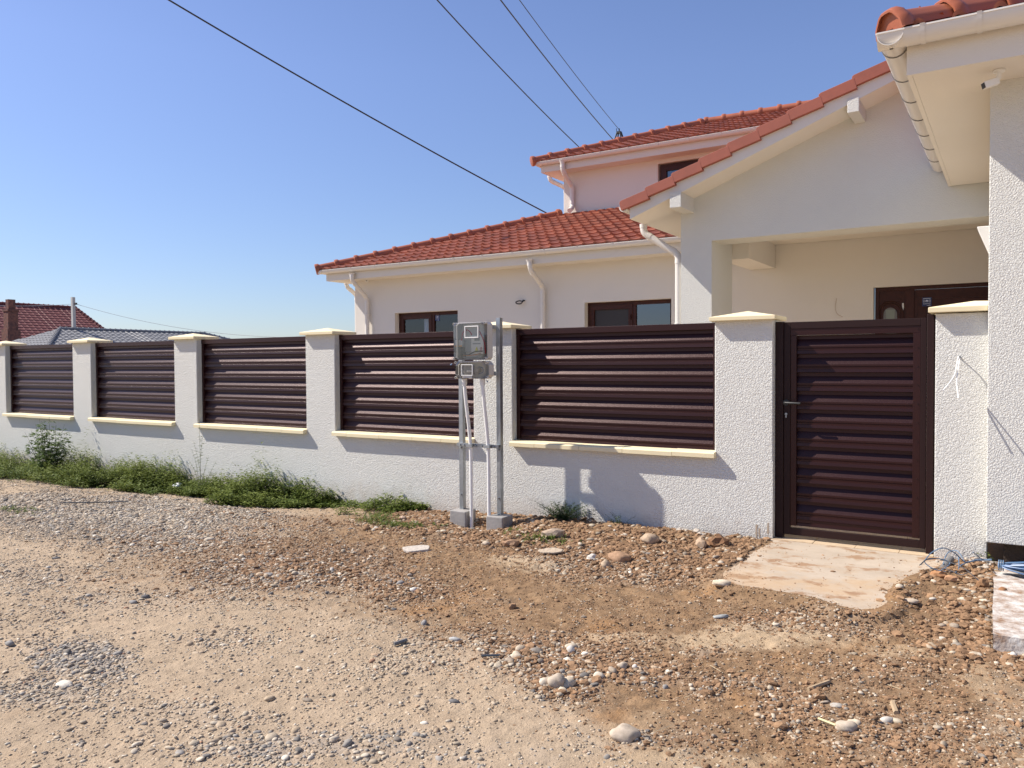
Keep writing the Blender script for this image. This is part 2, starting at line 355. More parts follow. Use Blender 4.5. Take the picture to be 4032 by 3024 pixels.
_gx = np.arange(-15, 1.2, .02); _gy = np.arange(1.2, 6.6, .02); _GX, _GY = np.meshgrid(_gx, _gy); _GZ = gz(_GX.ravel(), _GY.ravel()).reshape(_GX.shape)
_F31 = fbm(_gx, np.zeros_like(_gx), 2.2, 3, 31); _F33 = fbm(_GX, _GY, 2.3, 4, 33); _F35 = fbm(_GX, _GY, 5, 2, 35)
def _ij(x, y): return int(min(max((y-1.2)/.02, 0), len(_gy)-1)), int(min(max((x+15)/.02, 0), len(_gx)-1))
def gzq(x, y): return float(_GZ[_ij(x, y)])
# ------------------------------------------------------------------ ground
def axis_pts(a, b, step, lo, hi, g=1.18):
    c = list(np.arange(a, b+step*0.5, step)); s = step; v = b
    while v < hi: s *= g; v += s; c.append(v)
    s = step; v = a; L = []
    while v > lo: s *= g; v -= s; L.append(v)
    return np.array(L[::-1]+c)
def ground():
    xs = axis_pts(-8.6, 0.6, 0.0145, -900, 900, 1.13); ys = axis_pts(1.35, 6.42, 0.0145, -900, 900, 1.13)
    X, Y = np.meshgrid(xs, ys); x = X.ravel(); y = Y.ravel()
    z = gz(x, y); far = sstep(20, 60, np.hypot(x, y)); z = z*(1-far)+(-1.6)*far
    px, py, br, gr, gy, pa = fields(x, y)
    nx, ny = len(xs), len(ys); i = np.arange(ny-1)[:, None]*nx+np.arange(nx-1)[None, :]
    q = np.stack([i, i+1, i+nx+1, i+nx], -1).reshape(-1, 4)
    me = bpy.data.meshes.new('ground'); me.vertices.add(len(x)); me.vertices.foreach_set('co', np.stack([x, y, z], 1).astype(np.float32).ravel())
    me.loops.add(q.size); me.loops.foreach_set('vertex_index', q.astype(np.int32).ravel())
    me.polygons.add(len(q)); me.polygons.foreach_set('loop_start', np.arange(0, q.size, 4, dtype=np.int32)); me.polygons.foreach_set('loop_total', np.full(len(q), 4, np.int32))
    me.update(calc_edges=True); me.polygons.foreach_set('use_smooth', np.ones(len(q), bool))
    a = me.color_attributes.new('zones', 'FLOAT_COLOR', 'POINT')
    a.data.foreach_set('color', np.stack([br, np.minimum(gr, 1), gy, pa], 1).astype(np.float32).ravel())
    o = bpy.data.objects.new('ground', me); S.collection.objects.link(o); tag(o, kind='structure')
    # material: which soil lies where
    m = bpy.data.materials.new('soil'); m.use_nodes = True; t = m.node_tree; b = t.nodes['Principled BSDF']
    b.inputs['Roughness'].default_value = 0.95; b.inputs['Specular IOR Level'].default_value = 0.1
    at_ = t.nodes.new('ShaderNodeVertexColor'); at_.layer_name = 'zones'
    sp = t.nodes.new('ShaderNodeSeparateColor'); t.links.new(at_.outputs['Color'], sp.inputs[0])
    geo = t.nodes.new('ShaderNodeNewGeometry')
    def noise(s, d=6, r=0.6):
        n = t.nodes.new('ShaderNodeTexNoise'); n.inputs['Scale'].default_value = s; n.inputs['Detail'].default_value = d; n.inputs['Roughness'].default_value = r
        t.links.new(geo.outputs['Position'], n.inputs['Vector']); return n
    def ramp(src, p0, c0, p1, c1):
        r = t.nodes.new('ShaderNodeValToRGB'); e = r.color_ramp.elements; e[0].position = p0; e[1].position = p1
        e[0].color = (*c0, 1); e[1].color = (*c1, 1); t.links.new(src, r.inputs['Fac']); return r.outputs['Color']
    def mix(f, A, B):
        x_ = t.nodes.new('ShaderNodeMix'); x_.data_type = 'RGBA'
        if isinstance(f, float): x_.inputs['Factor'].default_value = f
        else: t.links.new(f, x_.inputs['Factor'])
        t.links.new(A, x_.inputs['A']); t.links.new(B, x_.inputs['B']); return x_.outputs['Result']
    def mask(src, n, lo, hi, amt):
        a1 = t.nodes.new('ShaderNodeMath'); a1.operation = 'MULTIPLY_ADD'; a1.inputs[1].default_value = amt
        s1 = t.nodes.new('ShaderNodeMath'); s1.operation = 'SUBTRACT'; s1.inputs[1].default_value = 0.5; t.links.new(n.outputs['Fac'], s1.inputs[0])
        t.links.new(s1.outputs[0], a1.inputs[0]); t.links.new(src, a1.inputs[2])
        mr = t.nodes.new('ShaderNodeMapRange'); mr.inputs['From Min'].default_value = lo; mr.inputs['From Max'].default_value = hi; mr.clamp = True
        t.links.new(a1.outputs[0], mr.inputs['Value']); return mr.outputs['Result']
    n1 = noise(2.2); n2 = noise(11, 8, 0.7); n3 = noise(60, 5, 0.7); n4 = noise(5.5, 6, 0.65)
    tan = mix(0.45, ramp(n1.outputs['Fac'], .35, SOIL['tan1'], .68, SOIL['tan2']), ramp(n2.outputs['Fac'], .33, SOIL['tan3'], .7, SOIL['tan4']))
    brn = mix(0.5, ramp(n4.outputs['Fac'], .35, SOIL['br1'], .66, SOIL['br2']), ramp(n2.outputs['Fac'], .35, SOIL['br3'], .7, SOIL['br4']))
    rust = ramp(n2.outputs['Fac'], .3, SOIL['rust1'], .7, SOIL['rust2'])
    brn = mix(mask(n1.outputs['Fac'], n4, .56, .70, .35), brn, rust)
    gry = ramp(n2.outputs['Fac'], .35, SOIL['g1'], .7, SOIL['g2'])
    pal = ramp(n2.outputs['Fac'], .35, SOIL['p1'], .7, SOIL['p2'])
    c = mix(mask(sp.outputs[0], n4, .05, .95, 1.3), tan, brn)
    c = mix(mask(sp.outputs[2], n4, .4, 1.1, .8), c, gry)
    c = mix(mask(at_.outputs['Alpha'], n4, .3, .75, 1.0), c, pal)
    gritty = mix(0.35, c, ramp(n3.outputs['Fac'], .38, SOIL['grit1'], .66, SOIL['grit2']))
    c = mix(mask(sp.outputs[1], n2, .15, .8, .8), mix(0.12, c, gritty), gritty)
    t.links.new(c, b.inputs['Base Color'])
    b1 = t.nodes.new('ShaderNodeBump'); b1.inputs['Strength'].default_value = 0.8; b1.inputs['Distance'].default_value = 0.02; t.links.new(n2.outputs['Fac'], b1.inputs['Height'])
    b2 = t.nodes.new('ShaderNodeBump'); b2.inputs['Strength'].default_value = 0.9; b2.inputs['Distance'].default_value = 0.008; t.links.new(n3.outputs['Fac'], b2.inputs['Height'])
    t.links.new(b1.outputs['Normal'], b2.inputs['Normal']); t.links.new(b2.outputs['Normal'], b.inputs['Normal'])
    me.materials.append(m)
SOIL = dict(tan1=(.39,.295,.195), tan2=(.49,.375,.255), tan3=(.29,.22,.15), tan4=(.53,.41,.285), br1=(.185,.11,.057), br2=(.33,.21,.113), br3=(.15,.088,.046), br4=(.37,.245,.14),
            rust1=(.26,.14,.062), rust2=(.36,.21,.10), g1=(.31,.275,.24), g2=(.45,.39,.33), p1=(.39,.285,.175), p2=(.49,.365,.235), grit1=(.13,.105,.085), grit2=(.60,.53,.45))
ground()

# ------------------------------------------------------------------ pebbles, clods
def ico(sub):
    import bmesh
    bm = bmesh.new(); bmesh.ops.create_icosphere(bm, subdivisions=sub, radius=1.0)
    v = np.array([p.co[:] for p in bm.verts]); f = np.array([[q.index for q in p.verts] for p in bm.faces]); bm.free(); return v, f
ICO1 = ico(1); ICO2 = ico(2); ICO3 = ico(3)
def stone_mat(name, rough=0.85):
    m = bpy.data.materials.new(name); m.use_nodes = True; t = m.node_tree; b = t.nodes['Principled BSDF']
    b.inputs['Roughness'].default_value = rough; b.inputs['Specular IOR Level'].default_value = 0.25
    a = t.nodes.new('ShaderNodeVertexColor'); a.layer_name = 'tone'
    n = t.nodes.new('ShaderNodeTexNoise'); n.inputs['Scale'].default_value = 45; n.inputs['Detail'].default_value = 6
    g = t.nodes.new('ShaderNodeNewGeometry'); t.links.new(g.outputs['Position'], n.inputs['Vector'])
    r = t.nodes.new('ShaderNodeValToRGB'); r.color_ramp.elements[0].position = .3; r.color_ramp.elements[1].position = .75
    r.color_ramp.elements[0].color = (.72, .70, .66, 1); r.color_ramp.elements[1].color = (1.12, 1.1, 1.08, 1); t.links.new(n.outputs['Fac'], r.inputs['Fac'])
    x = t.nodes.new('ShaderNodeMix'); x.data_type = 'RGBA'; x.blend_type = 'MULTIPLY'; x.inputs['Factor'].default_value = 1
    t.links.new(a.outputs['Color'], x.inputs['A']); t.links.new(r.outputs['Color'], x.inputs['B']); t.links.new(x.outputs['Result'], b.inputs['Base Color'])
    bp = t.nodes.new('ShaderNodeBump'); bp.inputs['Strength'].default_value = .4; bp.inputs['Distance'].default_value = .004
    t.links.new(n.outputs['Fac'], bp.inputs['Height']); t.links.new(bp.outputs['Normal'], b.inputs['Normal'])
    return m
M['stone'] = stone_mat('stone')
def stones(name, pos, r, cols, base, flat=(0.32, 0.65), jag=0.12, smooth=True, sink=0.36):
    v0, f0 = base; n = len(pos); nv = len(v0)
    V = np.repeat(v0[None], n, 0)
    # lumpy: move every corner a little in or out
    V = V*(1+rng.normal(0, jag, (n, nv, 1)))
    sc = np.stack([rng.uniform(0.8, 1.35, n), rng.uniform(0.65, 1.0, n), rng.uniform(flat[0], flat[1], n)], 1)
    V = V*(sc*r[:, None])[:, None, :]
    tx = rng.normal(0, 0.3, n); c, s = np.cos(tx)[:, None], np.sin(tx)[:, None]
    y = V[:, :, 1]*c-V[:, :, 2]*s; z = V[:, :, 1]*s+V[:, :, 2]*c; V[:, :, 1] = y; V[:, :, 2] = z
    a = rng.uniform(0, 2*math.pi, n); c, s = np.cos(a)[:, None], np.sin(a)[:, None]
    x = V[:, :, 0]*c-V[:, :, 1]*s; y = V[:, :, 0]*s+V[:, :, 1]*c; V[:, :, 0] = x; V[:, :, 1] = y
    V = V+pos[:, None, :]; V[:, :, 2] += (sc[:, 2]*r*(1-2*sink))[:, None]
    F = (f0[None]+(np.arange(n)*nv)[:, None, None]).reshape(-1, 3)
    me = bpy.data.meshes.new(name); me.vertices.add(n*nv); me.vertices.foreach_set('co', V.astype(np.float32).ravel())
    me.loops.add(F.size); me.loops.foreach_set('vertex_index', F.astype(np.int32).ravel()); me.polygons.add(len(F))
    me.polygons.foreach_set('loop_start', np.arange(0, F.size, 3, dtype=np.int32)); me.polygons.foreach_set('loop_total', np.full(len(F), 3, np.int32))
    me.update(calc_edges=True); me.polygons.foreach_set('use_smooth', np.full(len(F), smooth, bool))
    a = me.color_attributes.new('tone', 'FLOAT_COLOR', 'POINT')
    cc = np.repeat(np.concatenate([cols, np.ones((n, 1))], 1)[:, None], nv, 1)
    a.data.foreach_set('color', cc.astype(np.float32).ravel()); me.materials.append(M['stone'])
    o = bpy.data.objects.new(name, me); S.collection.objects.link(o); return o
PAL = np.array([(.50,.43,.33),(.44,.37,.28),(.58,.51,.41),(.36,.30,.235),(.30,.265,.225),(.66,.61,.52),(.40,.31,.22),(.20,.185,.17),(.52,.40,.28),(.42,.25,.16)])
PW = np.array([.2,.18,.14,.12,.1,.06,.1,.05,.035,.015]); PW = PW/PW.sum()
def scatter():
    N = 1150000
    x = rng.uniform(-11.8, 0.35, N); y = rng.uniform(1.3, 6.36, N)
    px, py, br, gr, gy, pa = fields(x, y)
    vis = (px > -60) & (px < 2270) & (py < 1760) & (apron_mask(x, y) < 0.5) & ~((x > -0.10) & (y > 4.72))
    clump = np.clip(0.9+2.6*fbm(x, y, 2.3, 4, 21), 0, 2)*np.clip(1+2.2*fbm(x, y, 9, 2, 25), 0.1, 2)
    near = np.maximum(sstep(5.0, 5.7, y)*sstep(-5.8, -4.6, x), sstep(-.55, -.3, x)*sstep(4.2, 4.5, y))
    dens = (0.15*clump*(1-.4*br)+0.40*np.minimum(gr, 1.1)*np.clip(0.5+clump, 0, 1.4)+0.22*near*clump+0.09*br*clump)*(1-0.75*pa)
    weed = (x < -5.4) & (y > 5.5); dens = np.where(weed, dens*0.25, dens)
    # far away only the larger ones are seen
    keep = vis & (rng.uniform(0, 1, N) < dens)
    x, y, br, gr, gy, near = x[keep], y[keep], br[keep], gr[keep], gy[keep], near[keep]
    n = len(x); d = np.hypot(x, y)
    r = np.exp(rng.normal(math.log(0.0052), 0.42, n))*(1+0.45*np.minimum(gr, 1))*(1+.2*np.minimum(gr, 1)*br)*(1-.12*br); bigc = (rng.uniform(0, 1, n) < .13*near); r = np.where(bigc, rng.uniform(.011, .028, n), r); r = np.clip(r, 0.0026, 0.034)
    k = rng.choice(len(PAL), n, p=PW); col = PAL[k]*rng.uniform(0.8, 1.15, (n, 1))
    dusty = (rng.uniform(0, 1, n) < 0.72-.45*np.minimum(gr, 1))[:, None]; col = np.where(dusty, col*0.25+np.array([.44,.34,.235])*0.75, col)
    grey = (rng.uniform(0, 1, n) < gy*0.45)[:, None]; col = np.where(grey, col.mean(1, keepdims=True)*np.array([1.0,.93,.84])*0.8, col)
    clod = (rng.uniform(0, 1, n) < np.where(bigc, .78, 0.70*br+.16*near))[:, None]
    cc = np.array([.265,.163,.093])*rng.uniform(0.75, 1.35, (n, 1)); col = np.where(clod, cc, col)
    z = gz(x, y)-np.where(dusty[:, 0] & ~clod[:, 0], .30*r, 0); pos = np.stack([x, y, z], 1)
    big = r > 0.0125
    for nm, sel, base, jag, sm in (('gravel', ~big & ~clod[:, 0], ICO1, .15, True), ('soil_crumbs', ~big & clod[:, 0], ICO1, .22, False), ('pebbles', big & ~clod[:, 0], ICO2, .07, True), ('soil_clods', big & clod[:, 0], ICO2, .15, False)):
        tag(stones(nm, pos[sel], r[sel], col[sel], base, jag=jag, smooth=sm), kind='stuff')
    print('pebbles', n, big.sum())
scatter()

# ------------------------------------------------------------------ boundary wall with louvre panels
YF = 6.40
XL = [-2.071, -4.483, -6.805, -9.213, -11.598, -13.999]; XR = [-1.604, -4.032, -6.349, -8.752, -11.130, -13.532]
bw = empty('boundary_wall', (-7, 6.5, -1.45), 'long white stucco boundary wall with square pillars and brown louvre panels along the dirt road', 'wall')
m = MB(); m.box(-14.4, XR[0], YF, YF+0.27, -1.9, -0.783); part('plinth', m, M['stucco'], bw)
def pillar_mesh(x0, x1, z0, c=.007, cb=0):
    return MB().prism([(x0+c, YF), (x1-c, YF), (x1, YF+c), (x1, YF+DEPTHP), (x0, YF+DEPTHP), (x0, YF+c)], 2, z0, 0.335)
DEPTHP = 0.27
BP = 0.145
def blade_profile(y0, ztop, n, last_half=False):
    pts = []
    for k in range(n):
        z = ztop-k*BP
        pts += [(.0345, z-.004), (.0345, z-.031), (.0075, z-.084), (.0075, z-.098), (.0125, z-.101), (.0125, z-.105), (.0075, z-.108), (.0075, z-.118), (.0035, z-.1205), (.0, z-.1445)]
    if last_half: 
        z = ztop-n*BP; pts += [(.0085, z-.004), (.0085, z-.028), (.0035, z-.031), (.001, z-.053)]
    return [(y0+a, b) for a, b in pts]
def blades(x0, x1, y0, ztop, n, half=False):
    pr = blade_profile(y0, ztop, n, half); m = MB(); k = len(pr)
    vs = [(x0, a, b) for a, b in pr]+[(x1, a, b) for a, b in pr]
    m.add(vs, [(i, i+1, i+1+k, i+k) for i in range(k-1)])
    m.add([(x0, y0+.04, ztop), (x1, y0+.04, ztop), (x1, y0+.04, pr[-1][1]), (x0, y0+.04, pr[-1][1])], [(0, 1, 2, 3)])
    return m
DEPTHP = 0.27
for k in range(6):
    # pillar and its cap
    m = pillar_mesh(XL[k], XR[k], -0.783); pl = part('pillar', m, M['stucco'], bw)
    if k == 0:
        for (mx, my, mw, mh) in ((2979, 2092, 5, 26), (2990, 2098, 4, 18), (3024, 2080, 4, 22)):
            c0, c1 = at(mx, my-mh, YF), at(mx, my+mh, YF); g = MB(); hw = mw/480; zz = np.linspace(c1[2], c0[2], 7); l = [(c0[0]-hw*random.uniform(.4, 1.2), q) for q in zz]; r_ = [(c0[0]+hw*random.uniform(.4, 1.2), q) for q in zz]
            g.prism(l[::-1]+r_, 1, YF-.0015, YF+.002); part('mud_splash', g, mat('mud', (.42,.33,.24), .95), pl)
    if k == 0: tag(pl, 'white pillar left of the gate, splashed with mud near its foot')
    x0, x1, y0, y1 = XL[k]-0.03, XR[k]+0.03, YF-0.06, YF+DEPTHP+0.05; zb, zt = 0.334, 0.366; cx, cy = (x0+x1)/2, (y0+y1)/2; ap = 0.415
    m = MB(); m.add([(x0,y0,zb),(x1,y0,zb),(x1,y1,zb),(x0,y1,zb),(x0,y0,zt),(x1,y0,zt),(x1,y1,zt),(x0,y1,zt),(cx,cy,ap)],
                    [(0,3,2,1),(0,1,5,4),(1,2,6,5),(2,3,7,6),(3,0,4,7),(4,5,8),(5,6,8),(6,7,8),(7,4,8)])
    part('pillar_cap', m, M['capstone'], pl, bevel=0.003)
    if k < 5:
        a, b = XR[k+1], XL[k]
        # sill of separate stones
        sill = MB(); x = a; i = 0
        cuts = [a-0.0]+[a+(b-a)*t+random.uniform(-.03, .03) for t in (0.13, 0.37, 0.6, 0.82)]+[b+0.014]
        for c0, c1 in zip(cuts[:-1], cuts[1:]):
            dz = random.uniform(-.002, .002)
            sill.prism([(YF-0.062, -0.782+dz), (YF+0.20, -0.7825+dz), (YF+0.20, -0.728+dz), (YF-0.050, -0.738+dz), (YF-0.062, -0.748+dz)], 0, c0+0.0015, c1-0.0015)
        part('sill', sill, M['capstone'], bw)
        # louvre panel
        fr = MB(); yf = YF+0.072
        fr.box(a+0.002, b-0.002, yf-0.002, yf+0.05, 0.272, 0.3265); fr.box(a+0.002, a+0.037, yf+.001, yf+0.05, -0.725, 0.271); fr.box(b-0.037, b-0.002, yf+.001, yf+0.05, -0.725, 0.271)
        lp = blades(a+0.037, b-0.037, yf+0.006, 0.272, 6, False)
        pr = MB(); pr.add(lp.v, lp.f); l2 = blades(a+0.037, b-0.037, yf+0.006, 0.272-6*BP, 1); pr.add(l2.v, l2.f)
        panel = part('louvre_panel', pr, M['brown_metal'], bw); part('panel_frame', fr, M['brown_metal'], panel, bevel=0.002)
# pillar right of the gate (stands against the house)
m = MB(); m.box(-0.472, -0.146, YF, YF+DEPTHP, -1.9, 0.335); pl = part('pillar', m, M['stucco'], bw, bevel=0.006)
tag(pl, 'white pillar right of the gate with two white wires hanging from it')
x0, x1, y0, y1 = -0.515, -0.152, YF-0.06, YF+DEPTHP+0.05; zb, zt = 0.342, 0.378; 
m = MB(); m.add([(x0,y0,zb),(x1,y0,zb),(x1,y1,zb),(x0,y1,zb),(x0,y0,zt),(x1,y0,zt),(x1,y1,zt),(x0,y1,zt),(-.24,6.55,.425),(-.152,6.55,.422)],
                [(0,3,2,1),(0,1,5,4),(2,3,7,6),(3,0,4,7),(4,5,9,8),(4,8,7),(7,8,9,6),(1,2,6,9,5)])
part('pillar_cap', m, M['capstone'], pl, bevel=0.003)

# ------------------------------------------------------------------ gate
gt = empty('gate', (-1.04, 6.5, -1.42), 'dark brown metal garden gate with horizontal louvres between two white pillars', 'gate')
yg = 6.475
m = MB(); m.box(-1.601, -1.540, yg-.01, yg+.05, -1.425, 0.317); part('post', m, M['brown_frame'], gt, bevel=0.003)
m = MB(); m.box(-0.530, -0.484, yg-.02, yg+.04, -1.425, 0.336); pz = part('post', m, M['brown_frame'], gt, bevel=0.004)
m = MB()
m.box(-0.484, -0.4735, yg-.004, yg+.036, -1.425, 0.330); part('filler_strip', m, M['brown_frame'], pz)
fr = MB(); fr.box(-1.537, -1.489, yg, yg+.04, -1.368, 0.312); fr.box(-0.572, -0.534, yg, yg+.04, -1.368, 0.312)
fr.box(-1.4885, -0.5725, yg, yg+.04, 0.258, 0.312); fr.box(-1.4885, -0.5725, yg, yg+.04, -1.368, -1.314); leaf = part('leaf_frame', fr, M['brown_frame'], gt, bevel=0.002)
fr = MB(); fr.box(-1.4883, -0.5727, yg+.006, yg+.03, 0.207, 0.2575); fr.box(-1.4883, -1.444, yg+.009, yg+.07, -1.296, 0.2065); fr.box(-0.622, -0.5727, yg+.004, yg+.07, -1.296, 0.2065)
trim = part('panel_trim', fr, M['brown_metal'], gt, bevel=0.0015)
rv = MB()
for k in range(12):
    z = 0.235-k*0.137; rv.tube([(-0.590, yg+.0045, z), (-0.590, yg-.001, z)], [0.005, 0.004], 8)
part_each('rivet', rv, M['brown_frame'], trim)
lp = blades(-1.445, -0.622, yg+0.022, 0.207, 10, True); bl = part('louvres', lp, M['brown_metal'], gt)
m = MB()
hp = at(3096, 1585, yg); m.tube([(hp[0], yg+.001, hp[2]), (hp[0], yg-.05, hp[2]), (hp[0]+.012, yg-.058, hp[2]), (hp[0]+.12, yg-.058, hp[2]-.003)], 0.0095, 10)
m.tube([(hp[0], yg, hp[2]), (hp[0], yg-.008, hp[2])], 0.024, 16); part('handle', m, M['plastic_black'], gt, smooth=True)
kp = at(3096, 1633, yg); m = MB(); m.tube([(kp[0], yg, kp[2]+.006), (kp[0], yg-.009, kp[2]+.006)], 0.010, 12); m.box(kp[0]-.005, kp[0]+.005, yg-.009, yg, kp[2]-.022, kp[2]); part('lock_cylinder', m, M['galv'], gt)

# pavers of the yard seen under the gate, concrete apron in front
pv = MB(); 
for j in range(14):
    y0 = 6.385+j*0.20
    off = (j % 2)*0.15; x = -1.60-off
    while x < -0.475:
        a, b = max(x, -1.60)+.002, min(x+0.30, -0.475)-.002
        if b > a+.01: pv.box(a, b, y0, y0+0.196, -1.50, -1.398+random.uniform(-.0015, .0015))
        x += 0.30
pv.box(-4.4, -1.605, 6.72, 11.99, -1.60, -1.42); pv.box(-.47, .5, 9.0, 11.9, -1.6, -1.40)  # unseen yard slabs, added to bounce warm light into the porch
o = pv.build('paving', mat('paver', (.56,.43,.29), .9, spec=.15, var=(14, .8, (.46,.35,.23)), bumps=(('noise', 70, .3, .003),))); tag(o, kind='structure')
def apron():
    xs = np.arange(-1.95, -0.1, 0.012); ys = np.arange(4.6, 6.42, 0.012); X, Y = np.meshgrid(xs, ys); x, y = X.ravel(), Y.ravel()
    z = apron_z(x, y)
    ins = apron_mask(x, y); nx, ny = len(xs), len(ys); keep = ins.reshape(ny, nx) > .5
    f = [(j*nx+i, j*nx+i+1, (j+1)*nx+i+1, (j+1)*nx+i) for j in range(ny-1) for i in range(nx-1) if keep[j, i] and keep[j, i+1] and keep[j+1, i+1] and keep[j+1, i]]
    used = sorted({i for q in f for i in q}); mp = {a: b for b, a in enumerate(used)}
    m = MB(); m.add([(x[i], y[i], z[i]) for i in used], [tuple(mp[i] for i in q) for q in f])
    # skirt
    from collections import Counter
    e = Counter(); 
    for q in m.f:
        for a, b in zip(q, q[1:]+q[:1]): e[(a, b)] += 1
    rim = [(a, b) for (a, b) in e if (b, a) not in e]; lo = {}
    for a, b in rim:
        for i in (a, b):
            if i not in lo: lo[i] = m.n; v = m.v[i]; m.v.append((v[0], v[1], v[2]-.10)); m.n += 1
        m.f.append((b, a, lo[a], lo[b]))
    mt = bpy.data.materials.new('apron_concrete'); mt.use_nodes = True; t = mt.node_tree; b = t.nodes['Principled BSDF']; b.inputs['Roughness'].default_value = .9; b.inputs['Specular IOR Level'].default_value = .15
    g = t.nodes.new('ShaderNodeNewGeometry'); mapn = t.nodes.new('ShaderNodeMapping'); mapn.inputs['Scale'].default_value = (1, 1.25, 1); t.links.new(g.outputs['Position'], mapn.inputs['Vector'])
    def nz(s, d=7):
        n = t.nodes.new('ShaderNodeTexNoise'); n.inputs['Scale'].default_value = s; n.inputs['Detail'].default_value = d; n.inputs['Roughness'].default_value = .65; t.links.new(mapn.outputs[0], n.inputs['Vector']); return n
    def rp(n, a, ca, b_, cb):
        r = t.nodes.new('ShaderNodeValToRGB'); r.color_ramp.elements[0].position = a; r.color_ramp.elements[1].position = b_; r.color_ramp.elements[0].color = (*ca, 1); r.color_ramp.elements[1].color = (*cb, 1); t.links.new(n.outputs['Fac'], r.inputs['Fac']); return r.outputs['Color']
    def mx(f, A, B):
        q = t.nodes.new('ShaderNodeMix'); q.data_type = 'RGBA'; t.links.new(f, q.inputs['Factor']); t.links.new(A, q.inputs['A']); t.links.new(B, q.inputs['B']); return q.outputs['Result']
    base = rp(nz(3.0), .35, (.40,.33,.255), .7, (.50,.42,.33)); stain = rp(nz(9), .35, (.27,.155,.085), .7, (.36,.23,.135)); org = rp(nz(20), .3, (.44,.30,.18), .7, (.48,.36,.24))
    c = mx(rp(nz(1.9), .50, (0,0,0), .62, (.8,.8,.8)), base, org); c = mx(rp(nz(4.6, 6), .54, (0,0,0), .62, (.85,.85,.85)), c, stain)
    t.links.new(c, b.inputs['Base Color']); bp = t.nodes.new('ShaderNodeBump'); bp.inputs['Strength'].default_value = .35; bp.inputs['Distance'].default_value = .004; t.links.new(nz(60).outputs['Fac'], bp.inputs['Height']); t.links.new(bp.outputs['Normal'], b.inputs['Normal'])
    o = m.build('pavement', mt, smooth=True); tag(o, kind='structure')
apron()

# ------------------------------------------------------------------ the house
H = empty('house', (-4, 12, -1.4), 'cream stucco house under red tiled roofs with white gutters, behind the boundary wall', 'house')
H_ST = M['stucco']; YW = 12.0
def wall_xz(x0, x1, z0, z1, Y, holes, reveal=0.13):
    """front wall with real openings"""
    m = MB(); xs = sorted({x0, x1, *[h[0] for h in holes], *[h[1] for h in holes]}); zs = sorted({z0, z1, *[h[2] for h in holes], *[h[3] for h in holes]})
    for a, b in zip(xs[:-1], xs[1:]):
        for c, d in zip(zs[:-1], zs[1:]):
            if any(a >= h[0]-1e-6 and b <= h[1]+1e-6 and c >= h[2]-1e-6 and d <= h[3]+1e-6 for h in holes): continue
            m.add([(a, Y, c), (b, Y, c), (b, Y, d), (a, Y, d)], [(0, 1, 2, 3)])
    for (a, b, c, d) in holes:
        y2 = Y+reveal
        m.add([(a,Y,c),(b,Y,c),(b,Y,d),(a,Y,d),(a,y2,c),(b,y2,c),(b,y2,d),(a,y2,d)], [(0,3,7,4),(1,5,6,2),(3,2,6,7),(0,4,5,1)])
    return m
def X_(px, Y, py=1200): return at(px, py, Y)[0]
def Z_(px, py, Y): return at(px, py, Y)[2]
# openings measured on the wall plane
W1 = (X_(1554.6, YW), X_(1802, YW), -0.45, Z_(1700, 1226, YW)); W2 = (X_(2301.5, YW), X_(2643, YW), -0.45, Z_(2450, 1184, YW))
DR = (X_(3439, YW), 0.7, -1.3, Z_(3600, 1124, YW))
m = wall_xz(-11.31, 2.0, -1.9, 1.80, YW, [W1, W2, DR]); m.add([(-11.31,YW,-1.9),(-11.31,21,-1.9),(-11.31,21,1.8),(-11.31,YW,1.8)], [(0,3,2,1)])
part('wing_wall', m, M['smooth_stucco'], H)
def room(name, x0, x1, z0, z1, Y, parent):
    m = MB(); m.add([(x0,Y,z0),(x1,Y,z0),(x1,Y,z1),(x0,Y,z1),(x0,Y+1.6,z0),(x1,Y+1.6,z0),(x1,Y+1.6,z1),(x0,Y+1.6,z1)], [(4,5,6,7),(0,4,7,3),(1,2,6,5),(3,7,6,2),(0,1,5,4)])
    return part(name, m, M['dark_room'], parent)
def frame(m, x0, x1, z0, z1, y0, y1, t):
    m.box(x0, x1, y0, y1, z1-t, z1); m.box(x0, x1, y0, y1, z0, z0+t); m.box(x0, x0+t, y0, y1, z0+t, z1-t); m.box(x1-t, x1, y0, y1, z0+t, z1-t)
def window(W, yf, split, sash_left, top_extra=0.0):
    x0, x1, z0, z1 = W
    m = MB(); frame(m, x0, x1, z0, z1, yf, yf+.07, 0.065); m.box(split-.035, split+.035, yf+.001, yf+.07, z0+.065, z1-.065)
    w_ = part('window', m, M['wood'], H, bevel=0.004)
    s = MB(); frame(s, x0+.050, split-.02, z0+.05, z1-.05, yf-.012, yf+.05, 0.075); part('sash', s, M['wood'], w_, bevel=0.004)
    g = MB(); g.add([(x0+.12, yf+.02, z0+.1), (split-.09, yf+.02, z0+.1), (split-.09, yf+.02, z1-.12), (x0+.12, yf+.02, z1-.12)], [(0,1,2,3)])
    g2 = MB(); g2.add([(split+.035, yf+.03, z0+.06), (x1-.06, yf+.03, z0+.06), (x1-.06, yf+.03, z1-.06), (split+.035, yf+.03, z1-.06)], [(0,1,2,3)])
    return w_, g, g2
YFm = YW+0.12
w1, g, g2 = window(W1, YFm, X_(1703.5, YFm), True); part('pane', g, M['pane'], w1); part('pane', g2, M['pane'], w1); room('interior', W1[0], W1[1], W1[2], W1[3], YFm+.08, w1)
c0, c1 = X_(1657, YFm), X_(1696, YFm); m = MB(); 
for k in range(14):
    a = c0+(c1-c0)*k/14; b = c0+(c1-c0)*(k+1)/14; ya, yb = YFm+.10+.012*math.sin(k*1.3), YFm+.10+.012*math.sin((k+1)*1.3); m.add([(a,ya,-.4),(b,yb,-.4),(b,yb,W1[3]-.08),(a,ya,W1[3]-.08)], [(0,1,2,3)])
part('reflection_strip', m, M['reflection_strip'], w1)  # pale strip put behind the glass in place of a reflection
